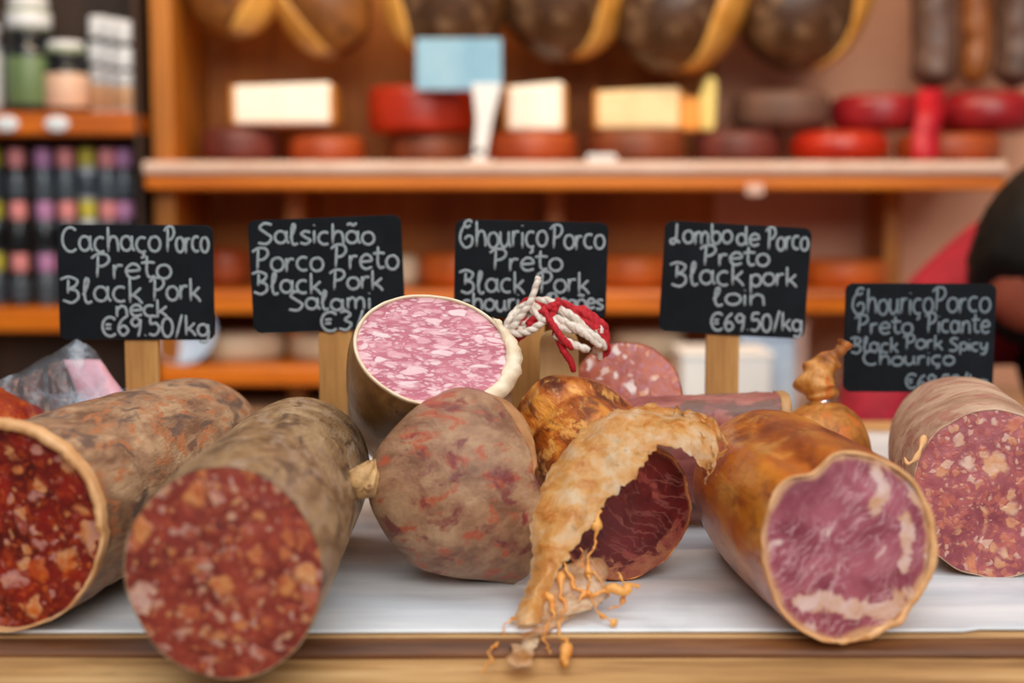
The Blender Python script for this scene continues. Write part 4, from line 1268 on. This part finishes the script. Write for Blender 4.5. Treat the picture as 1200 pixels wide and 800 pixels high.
def ham(cx, bot, wpx, lean, meat, label, fat_side=1, fat_w=0.9, Y=2.56, yaw=0.0):
    b = at_y(cx, bot, Y)
    hw = wpx / 2 * Y / F
    Lh = (ZR - .03 - b.z) / math.cos(lean)
    root = empty('cured_ham', b, label, 'ham', 'hams hanging above the cheeses')
    M = T(b) @ Matrix.Rotation(lean, 4, 'Y') @ Matrix.Rotation(yaw, 4, 'Z')
    ctrl = [(0, .02, .02), (.03, .50, .42), (.12, .86, .70), (.28, 1.0, .78), (.45, .86, .66), (.62, .48, .42), (.78, .27, .26), (.92, .20, .2), (.955, .24, .24)]
    def ring(s, n=36, k=1.0, a0=0, a1=2 * math.pi):
        rx, ry = interp(ctrl, s)
        out = []
        for i in range(n):
            a = a0 + (a1 - a0) * i / (n if a1 - a0 > 6.2 else n - 1)
            w_ = 1 + 0.07 * mnoise.noise(Vector((math.cos(a) * 1.3, math.sin(a) * 1.3, s * 4 + cx)))
            out.append(Vector((hw * rx * k * w_ * math.cos(a), hw * ry * k * w_ * math.sin(a), s * Lh)))
        return out
    bm = bmesh.new()
    grid_rings(bm, [ring(i / 44 * .955) for i in range(45)], True, True, True)
    link('meat', bm, MAT[meat], root, M)
    ac = (0 if fat_side > 0 else math.pi) - 0.25 * fat_side
    bm = bmesh.new()
    rs = []
    for i in range(30):
        s = .015 + .72 * i / 29
        wv = fat_w * (0.75 + 0.25 * math.sin(s * 9 + cx))
        o1 = ring(s, 12, 1.05, ac - wv, ac + wv)
        i1 = ring(s, 12, 0.96, ac - wv, ac + wv)
        rs.append(o1 + i1[::-1])
    grid_rings(bm, rs, True, True, True)
    link('fat', bm, MAT['ham_fat'], root, M, label='golden strip of fat and skin')
    bm = bmesh.new()
    rs = [[Vector((p.x, p.y, z * Lh)) for p in ring(.955, 20, k)] for z, k in ((.945, .9), (.955, 1.05), (.975, 1.0), (.992, .7), (.998, .3))]
    grid_rings(bm, rs, True, True, True)
    link('hoof', bm, MAT['hoof'], root, M)
    tp = M @ Vector((0, 0, .95 * Lh))
    bm = bmesh.new(); tube(bm, catmull([tp, tp.lerp(Vector((tp.x, 2.6, ZR)), .5), Vector((tp.x, 2.615, ZR)), Vector((tp.x, 2.60, ZR + .013)), Vector((tp.x, 2.587, ZR)), tp], 6), .003, 6)
    link('cord', bm, MAT['twine_white'], root)
    return root


ham(266, 48, 118, R(6), 'ham_brown', 'golden brown ham hanging leftmost above the long white cheese', 1, 1.2)
ham(404, 68, 112, R(-18), 'ham_brown', 'narrow brown ham hanging second from the left with golden left edge', -1, .9)
ham(516, 79, 148, R(4), 'ham_dark', 'dark brown ham hanging directly above the blue card', -1, .65)
ham(640, 70, 150, R(16), 'ham_dark', 'dark ham with pale golden right edge hanging above the small white block', 1, .75)
ham(766, 84, 160, R(18), 'ham_dark', 'dark ham hanging above the orange wedge with golden right edge', 1, .8)
ham(915, 84, 150, R(15), 'ham_dark', 'large ham with grey sheen hanging rightmost above the grey wheel', 1, .75)


def hanger(px, bot, wpx, mat, label, Y=2.56):
    b = at_y(px, bot, Y)
    hw = wpx / 2 * Y / F
    root = empty('hanging_sausage', b, label, 'sausage', 'sausages hanging at the right of the hams')
    Lh = 0.42
    bm = bmesh.new()
    tube(bm, [b + Vector((0.006 * math.sin(i / 20 * 4), 0, Lh * i / 40)) for i in range(41)], lambda s: max(.006, hw * min(1, (s / .05)) ** .5 * min(1, (1 - s) / .06 + .001) ** .5), 26)
    for v in bm.verts: v.co += Vector((1, 1, 0)) * .003 * fbm(v.co, 30, 3)
    link('casing', bm, MAT[mat], root)
    tp = b + Vector((0, 0, Lh - .01))
    bm = bmesh.new(); tube(bm, [tp, Vector((b.x, 2.58, ZR - .05)), Vector((b.x, 2.614, ZR)), Vector((b.x, 2.60, ZR + .013)), Vector((b.x, 2.587, ZR))], .003, 6)
    link('string', bm, MAT['twine_white'], root)
    return root
hanger(1090, 104, 52, 'hang_dark', 'dark mould dusted sausage hanging above the red ribbon')
hanger(1139, 100, 34, 'hang_brown', 'thin orange brown sausage hanging second above the crimson wheel')
hanger(1186, 104, 50, 'hang_dark', 'dark sausage hanging at the right edge above the crimson wheel')
bm = bmesh.new()
rb = catmull([at_y(1092, 104, 2.50), at_y(1089, 130, 2.46), at_y(1085, 160, 2.44), at_y(1084, 188, 2.44)], 8)
hwr = 15 * 2.46 / F
grid_rings(bm, [[p + Vector((dx, dy + .004 * math.sin(i * .5), 0)) for dx, dy in ((-hwr, 0), (hwr, -.004), (hwr, -.001), (-hwr, .003))] for i, p in enumerate(rb)], True, True, True)
tag(link('red_ribbon', bm, MAT['ribbon']), 'red ribbon hanging vertically in front of the cheeses at the right', 'ribbon')

# ------------------------------------------------------------------ things on the worktop and low shelf
pl_c = at_y(214, 388, 2.485)
bm = bmesh.new()
rp = 40 * 2.485 / F
lathe(bm, [(.001, .0), (rp * .55, .002), (rp * .7, .010), (rp, .018), (rp * 1.01, .021), (rp * .98, .022), (rp * .68, .014), (rp * .5, .007), (.001, .006)], 48)
Zpl = ZW
o = link('round_plate', bm, MAT['blue_white'], None, T((pl_c.x, 2.495, Z3 + rp * 1.004)) @ Matrix.Rotation(R(86), 4, 'X'))
tag(o, 'pale blue round plate standing upright on the lowest shelf behind the leftmost sign', 'plate')
wheel(716, 802, 387, at_y(760, 424, 2.5).z, 'wheel_white', 'beige cheese wheel low behind the round chorizo end', tc=2.60, group=G3)
zb_ = at_y(760, 424, 2.5).z
bm = bmesh.new(); a = at_y(700, 424, 2.47); b = at_y(812, 470, 2.47)
box(bm, a.x, b.x, 2.47, 2.74, ZW, zb_ - .0005, .004)
tag(link('wooden_crate', bm, MAT['post'], smooth=False), 'brown wooden crate under the low beige cheese wheel', 'crate')
def carton(px0, px1, py0, Y, depth, mat, name, label, cat):
    a, b = at_y(px0, py0, Y), at_y(px1, py0, Y)
    bm = bmesh.new(); box(bm, a.x, b.x, Y, Y + depth, ZW, a.z, .006, 2)
    for v in bm.verts: v.co += Vector((fbm(v.co, 9, 2), fbm(v.co + Vector((2, 0, 0)), 9, 2), 0)) * .004
    root = empty(name, ((a.x + b.x) / 2, Y + depth / 2, ZW), label, cat)
    link('body', bm, MAT[mat], root, smooth=False)
    bm = bmesh.new(); box(bm, a.x - .002, b.x + .002, Y - .002, Y + depth + .002, a.z - .004, a.z + .005, .002, 2)
    link('folded_top', bm, MAT[mat], root, smooth=False)
carton(800, 906, 417, 2.26, .14, 'box_white', 'white_carton', 'bright white carton on the worktop behind the Lombo sign stake', 'carton')
carton(868, 934, 392, 2.42, .08, 'bag_blue', 'blue_bag', 'light blue bag standing behind the white carton', 'bag')
carton(905, 948, 378, 2.52, .08, 'pink_paper', 'paper_packet', 'pinkish paper packet on the worktop behind the blue bag', 'packet')

# ------------------------------------------------------------------ jar shelf on the left
YJ = 2.44
js = empty('jar_shelf', (at_y(60, 200, YJ).x, 2.5, 0), 'dark wooden shelf unit full of jars at the left edge', 'shelf')
j1, ZJ1 = board(-130, 164, 131, 159, YJ, 0.115, 'shelf', js, MAT['shelf'])
j2, ZJ2 = board(-130, 164, 361, 389, YJ, 0.115, 'shelf', js, MAT['shelf'])
a = at_y(158, 200, 2.44); b = at_y(165, 200, 2.44)
bm = bmesh.new(); box(bm, a.x, b.x, 2.44, 2.57, 0, 2.35, .003); link('side_panel', bm, MAT['dark_panel'], js, smooth=False)
a = at_y(-130, 200, 2.44)
bm = bmesh.new(); box(bm, a.x, b.x, 2.558, 2.57, 0, 2.35, .001); link('back_panel', bm, MAT['dark_panel'], js, smooth=False)
bm = bmesh.new(); box(bm, a.x - .02, a.x, 2.44, 2.57, 0, 2.35, .003); link('side_panel', bm, MAT['dark_panel'], js, smooth=False)
bm = bmesh.new(); box(bm, a.x, b.x, 2.44, 2.57, 2.33, 2.35, .003); link('top_panel', bm, MAT['dark_panel'], js, smooth=False)
MAT['tagw'] = plain('white_shelf_tag', srgb(222, 230, 238), 0.4)
for px in (8, 67):
    c = at_y(px, 145, YJ - .001)
    bm = bmesh.new()
    hw, hh = 14 * YJ / F, 9 * YJ / F
    n_ = 28
    rings = [[Vector((hw * k * math.cos(2 * math.pi * i / n_), y, hh * k * math.sin(2 * math.pi * i / n_))) for i in range(n_)] for k, y in ((1, 0.0), (1, -.003), (.9, -.004))]
    grid_rings(bm, rings, True, True, True)
    tag(link('shelf_tag', bm, MAT['tagw'], None, T(c)), 'white oval price tag on jar shelf edge, ' + ('cut by the left edge' if px < 30 else 'below the beige labelled jar'), 'tag', 'jar shelf price tags')

def cmat(name, c, rough=.4): return mottled(name, tuple(v * .88 for v in c[:3]) + (1,), c, 20, rough, bump=.02)
MAT['jar_dark'] = cmat('dark_jar_glass', srgb(28, 32, 36), .15)
MAT['jar_grey'] = cmat('grey_jar_glass', srgb(74, 84, 94), .2)
MAT['jar_clear'] = cmat('frosted_jar_glass', srgb(178, 186, 194), .2)
MAT['lab_green'] = cmat('green_label', srgb(104, 128, 84))
MAT['lab_beige'] = cmat('beige_label', srgb(226, 186, 160))
MAT['lab_white'] = cmat('white_label', srgb(226, 230, 236))
MAT['lab_band'] = cmat('brown_label', srgb(196, 150, 110))
MAT['lid_black'] = cmat('black_lid', srgb(26, 26, 30), .3)
MAT['lid_sage'] = cmat('sage_lid', srgb(142, 156, 122), .4)
MAT['lid_white'] = cmat('white_lid', srgb(232, 234, 238), .4)
MAT['lid_yellow'] = cmat('yellow_lid', srgb(208, 196, 70), .5)
MAT['lid_pink'] = cmat('pink_lid', srgb(222, 140, 142), .5)
MAT['lid_lilac'] = cmat('lilac_lid', srgb(186, 130, 178), .5)


def jar(px0, px1, ybot, ytop, Y, body, label_mat, lid, label, group, z0=None, lidh=.16, name='jar'):
    """glass jar with label and screw lid; returns the height of its top"""
    c = at_y((px0 + px1) / 2, ybot, Y)
    z = c.z if z0 is None else z0
    r = (px1 - px0) / 2 * Y / F
    h = (ybot - ytop) * Y / F
    root = empty(name, (c.x, Y, z), label, 'jar', group)
    M = T((c.x, Y, z))
    hb = h * (1 - lidh)
    bm = bmesh.new()
    lathe(bm, [(.001, 0.0), (r * .88, 0), (r * .98, h * .03), (r, h * .08), (r, hb * .80), (r * .94, hb * .90), (r * .80, hb * .96), (r * .78, hb)], 28)
    link('glass', bm, MAT[body], root, M)
    bm = bmesh.new()
    lathe(bm, [(r * 1.002, hb * .12), (r * 1.015, hb * .13), (r * 1.015, hb * .76), (r * 1.002, hb * .77)], 28)
    link('label', bm, MAT[label_mat], root, M)
    bm = bmesh.new()
    lathe(bm, [(r * .80, hb - .002), (r * .88, hb - .001), (r * .90, hb + .002), (r * .90, h - .003), (r * .84, h), (.001, h)], 28)
    link('lid', bm, MAT[lid], root, M)
    return z + h

YJJ = 2.505
GJ = 'jars on the upper jar shelf'
jz = ZJ1
def top_jar(*a, **k): return jar(*a, group=GJ, z0=k.pop('z0', jz), **k)
zt1 = top_jar(-46, 4, 130, 26, YJJ, 'jar_clear', 'lab_white', 'lid_white', 'pale jar cut by the left edge on the upper jar shelf')
zt2 = top_jar(10, 62, 130, 36, YJJ, 'jar_dark', 'lab_green', 'lid_black', 'tall dark jar with green label on the upper jar shelf', lidh=.12)
top_jar(12, 62, 130, 92, YJJ, 'lid_sage', 'lab_white', 'lid_white', 'small sage jar stacked on the tall green labelled jar', z0=zt2, lidh=.3)
zt3 = top_jar(54, 105, 130, 62, YJJ, 'jar_dark', 'lab_beige', 'lid_black', 'dark lidded jar with beige label beside the green labelled jar', lidh=.14)
top_jar(56, 102, 130, 116, YJJ, 'lid_sage', 'lid_sage', 'lid_white', 'flat sage tin with white lid on the beige labelled jar', z0=zt3, lidh=.5)
for q, (p0, p1, Yq, t1) in enumerate(((106, 132, 2.535, 'left'), (122, 148, 2.505, 'middle'), (136, 164, 2.47, 'right'))):
    zq = jar(p0, p1, 130, 76 + 4 * q, Yq, 'jar_clear', 'lab_band', 'lid_white', 'white jar with brown band, %s one of three beside the beige labelled jar' % t1, GJ, z0=jz)
    jar(p0, p1, 130, 72 - 0 * q, Yq, 'jar_dark', 'lab_white', 'lid_white', 'white topped jar stacked on the %s brown banded jar' % t1, GJ, z0=zq, lidh=.4)

GS = 'small stacked jars on the lower jar shelf'
rows = ['bottom', 'middle', 'top']
cols = [(-3, 'lid_yellow', 'yellow', 'jar_grey', 'at the left edge'), (25, 'lid_pink', 'pink', 'jar_dark', 'second from the left edge'), (56, 'lid_lilac', 'lilac', 'jar_grey', 'third from the left edge'),
        (82, 'lid_pink', 'pink', 'jar_grey', 'fourth from the left edge'), (107, 'lid_yellow', 'yellow', 'jar_clear', 'fifth from the left edge'), (130, 'lid_pink', 'pink', 'jar_grey', 'sixth from the left edge'), (150, 'lid_lilac', 'lilac', 'jar_dark', 'last before the shelf side')]
for cx, lid, ln, bd, where in cols:
    z = ZJ2
    for rr in range(3):
        z = jar(cx - 11, cx + 11, 360, 299.5, YJJ + (.02 if lid == 'lid_yellow' else 0), bd, 'jar_dark' if rr % 2 else 'jar_grey', lid, 'small %s lidded jar, %s of its stack, %s' % (ln, rows[rr], where), GS, z0=z, lidh=.32)

# ------------------------------------------------------------------ person bending behind the counter
MAT['skin'] = mottled('warm_skin', srgb(128, 58, 40), srgb(148, 74, 54), 20, 0.5, bump=0.05)
MAT['sweater'] = mottled('red_knit', srgb(136, 4, 28), srgb(168, 12, 44), 60, 0.8, bump=0.3)
MAT['black_cloth'] = mottled('black_cloth', srgb(12, 12, 14), srgb(18, 18, 21), 40, 0.9, bump=0.2, Specular_IOR_Level=0.2)
MAT['hair'] = mottled('black_hair', srgb(8, 7, 7), srgb(15, 13, 12), 60, 0.6, stretch=(1, 1, 0.15), bump=0.5, Specular_IOR_Level=0.2)
MAT['collar'] = mottled('pale_collar', srgb(206, 176, 168), srgb(222, 196, 188), 30, 0.8)
MAT['eye'] = plain('eye', srgb(40, 26, 20), 0.2)


def skinned(name, nodes, edges, mat, parent, root_i=0, sub=2, label=None):
    me = bpy.data.meshes.new(name + '_rig')
    me.from_pydata([n[0] for n in nodes], edges, [])
    ob = bpy.data.objects.new(name + '_rig', me)
    COL.objects.link(ob)
    md = ob.modifiers.new('skin', 'SKIN')
    md.use_smooth_shade = True
    for i, n in enumerate(nodes):
        sv = me.skin_vertices[0].data[i]
        r = n[1]
        sv.radius = (r, r) if not isinstance(r, tuple) else r
        sv.use_root = (i == root_i)
    sb = ob.modifiers.new('sub', 'SUBSURF'); sb.levels = sub; sb.render_levels = sub
    dg = bpy.context.evaluated_depsgraph_get()
    dg.update()
    out = bpy.data.meshes.new_from_object(ob.evaluated_get(dg))
    bpy.data.objects.remove(ob, do_unlink=True)
    out.name = name
    out.materials.clear(); out.materials.append(mat)
    out.polygons.foreach_set('use_smooth', [True] * len(out.polygons))
    o = bpy.data.objects.new(name, out)
    COL.objects.link(o)
    o.parent = parent
    o.matrix_basis = world(parent).inverted()
    if label: o['label'] = label
    return o


V = Vector
ps = empty('person', (0.96, 2.0, 0.0), 'person with black hair and red sweater bending over behind the rightmost chalkboard', 'person')
head = at(1266, 268, 1.70)
chin = at(1172, 384, 1.68)
shR, elR, wrR = at(1140, 352, 1.90), at(1046, 432, 1.80), at(1010, 545, 1.70)
chest, belly, pelv = V((.78, 1.93, 1.115)), V((.89, 1.99, 1.04)), V((.95, 2.04, .96))
neck = V((.735, 1.82, 1.13))
shL, elL, wrL = V((1.00, 1.86, 1.16)), V((1.06, 1.78, 1.02)), V((.97, 1.62, .93))
def hand(base, d, side):
    """palm, four fingers and a thumb along direction d"""
    d = d.normalized(); a = d.cross(V((0, 0, 1))).normalized(); n_ = a.cross(d)
    N, E = [(base + d * .045, .026), (base + d * .085, .028)], [(0, 1)]
    for q, (o_, l_) in enumerate(((-.027, .075), (-.009, .085), (.009, .08), (.027, .062))):
        i0 = len(N)
        k = base + d * .095 + a * o_
        N += [(k, .009), (k + d * l_ * .5 - n_ * .006, .0085), (k + d * l_ - n_ * .022, .0065)]
        E += [(1, i0), (i0, i0 + 1), (i0 + 1, i0 + 2)]
    i0 = len(N)
    t0 = base + d * .05 + a * side * .032
    N += [(t0, .011), (t0 + d * .03 + a * side * .02, .0095), (t0 + d * .055 + a * side * .024, .008)]
    E += [(0, i0), (i0, i0 + 1), (i0 + 1, i0 + 2)]
    return N, E
nodes = [(pelv, .125), (belly, .115), (chest, .125), (neck, .055), (head.lerp(neck, .35), .062), (head, .086), (head.lerp(chin, .62) + V((0, -.012, 0)), .058), (chin, .034),
         (shR, .058), (elR, .042), (wrR, .027), (shL, .058), (elL, .042), (wrL, .027),
         (V((.86, 2.05, .88)), .09), (V((.85, 2.03, .50)), .058), (V((.84, 2.07, .09)), .04), (V((.84, 1.93, .04)), .035),
         (V((1.04, 2.05, .88)), .09), (V((1.06, 2.03, .50)), .058), (V((1.06, 2.07, .09)), .04), (V((1.07, 1.93, .04)), .035),
         (head.lerp(chin, .40) + V((-.030, -.088, -.004)), .012)]
edges = [(0, 1), (1, 2), (2, 3), (3, 4), (4, 5), (5, 6), (6, 7), (2, 8), (8, 9), (9, 10), (2, 11), (11, 12), (12, 13), (0, 14), (14, 15), (15, 16), (16, 17), (0, 18), (18, 19), (19, 20), (20, 21), (5, 22)]
for wr, el, sd in ((10, 9, 1), (13, 12, -1)):
    N, E = hand(nodes[wr][0], nodes[wr][0] - nodes[el][0], sd)
    b0 = len(nodes)
    nodes += N
    edges += [(wr, b0)] + [(a + b0, b + b0) for a, b in E]
skinned('body', nodes, edges, MAT['skin'], ps)
skinned('red_sweater', [(pelv + V((0, 0, .05)), .145), (belly, .145), (chest, .15), (neck.lerp(chest, .35), .085), (shR, .088), (elR, .066), (wrR.lerp(elR, .12), .044), (shL, .085), (elL, .064), (wrL.lerp(elL, .12), .042)],
        [(0, 1), (1, 2), (2, 3), (2, 4), (4, 5), (5, 6), (2, 7), (7, 8), (8, 9)], MAT['sweater'], ps)
skinned('black_apron', [(pelv + V((-.02, -.06, -.12)), (.15, .12)), (pelv + V((-.04, -.10, .0)), (.15, .12)), (V((.775, 1.835, .93)), (.12, .09)), (V((.745, 1.815, 1.00)), (.115, .085)), (V((.735, 1.81, 1.075)), (.10, .075))],
        [(0, 1), (1, 2), (2, 3), (3, 4)], MAT['black_cloth'], ps)
for sd in (0, 1):
    h_ = nodes[14 + 4 * sd][0]; k_ = nodes[15 + 4 * sd][0]; f_ = nodes[16 + 4 * sd][0]
    skinned('trouser_leg', [(pelv.lerp(h_, .6), .115), (h_, .11), (k_, .078), (f_, .066)], [(0, 1), (1, 2), (2, 3)], MAT['black_cloth'], ps)
    e_ = nodes[17 + 4 * sd][0]
    skinned('shoe', [(f_ + V((0, .03, -.03)), .048), (f_.lerp(e_, .5) + V((0, 0, -.012)), .048), (e_ + V((0, -.04, .005)), .04)], [(0, 1), (1, 2)], MAT['black_cloth'], ps)
skinned('collar', [(neck.lerp(chest, .15) + V((-.02, -.05, .0)), .082), (neck.lerp(head, .25) + V((-.02, -.04, -.01)), .074)], [(0, 1)], MAT['collar'], ps, label='pale collar')
hd = (chin - head).normalized()
up_ = -hd
bm = bmesh.new()
bmesh.ops.create_icosphere(bm, subdivisions=5, radius=1.0)
face_dir = (V((-.55, -.80, -.15)) - hd * V((-.55, -.80, -.15)).dot(hd)).normalized()
side = hd.cross(face_dir)
for v in bm.verts:
    n_ = v.co.normalized()
    k = n_.x; f_ = n_.y; l_ = n_.z        # side, face, along chin direction
    r_ = 0.118
    # open over the face, long behind and at the sides
    op = max(0, f_ + .2) * max(0, l_ - .66) * 5.0
    p = hd * .03 + side * (k * .104) + face_dir * (f_ * .108 * (1 - .55 * min(1, op * 1.6)) - .012) + hd * (l_ * (.115 if l_ < 0 else .140) - .012)
    v.co = head + p + n_ * .004 * fbm(n_, 6, 3)
link('hair', bm, MAT['hair'], ps, label='black hair')
for sgn in (-1, 1):
    bm = bmesh.new(); bmesh.ops.create_uvsphere(bm, u_segments=16, v_segments=10, radius=.011)
    link('eye', bm, MAT['eye'], ps, T(head.lerp(chin, .30) + face_dir * .078 + side * sgn * .032))
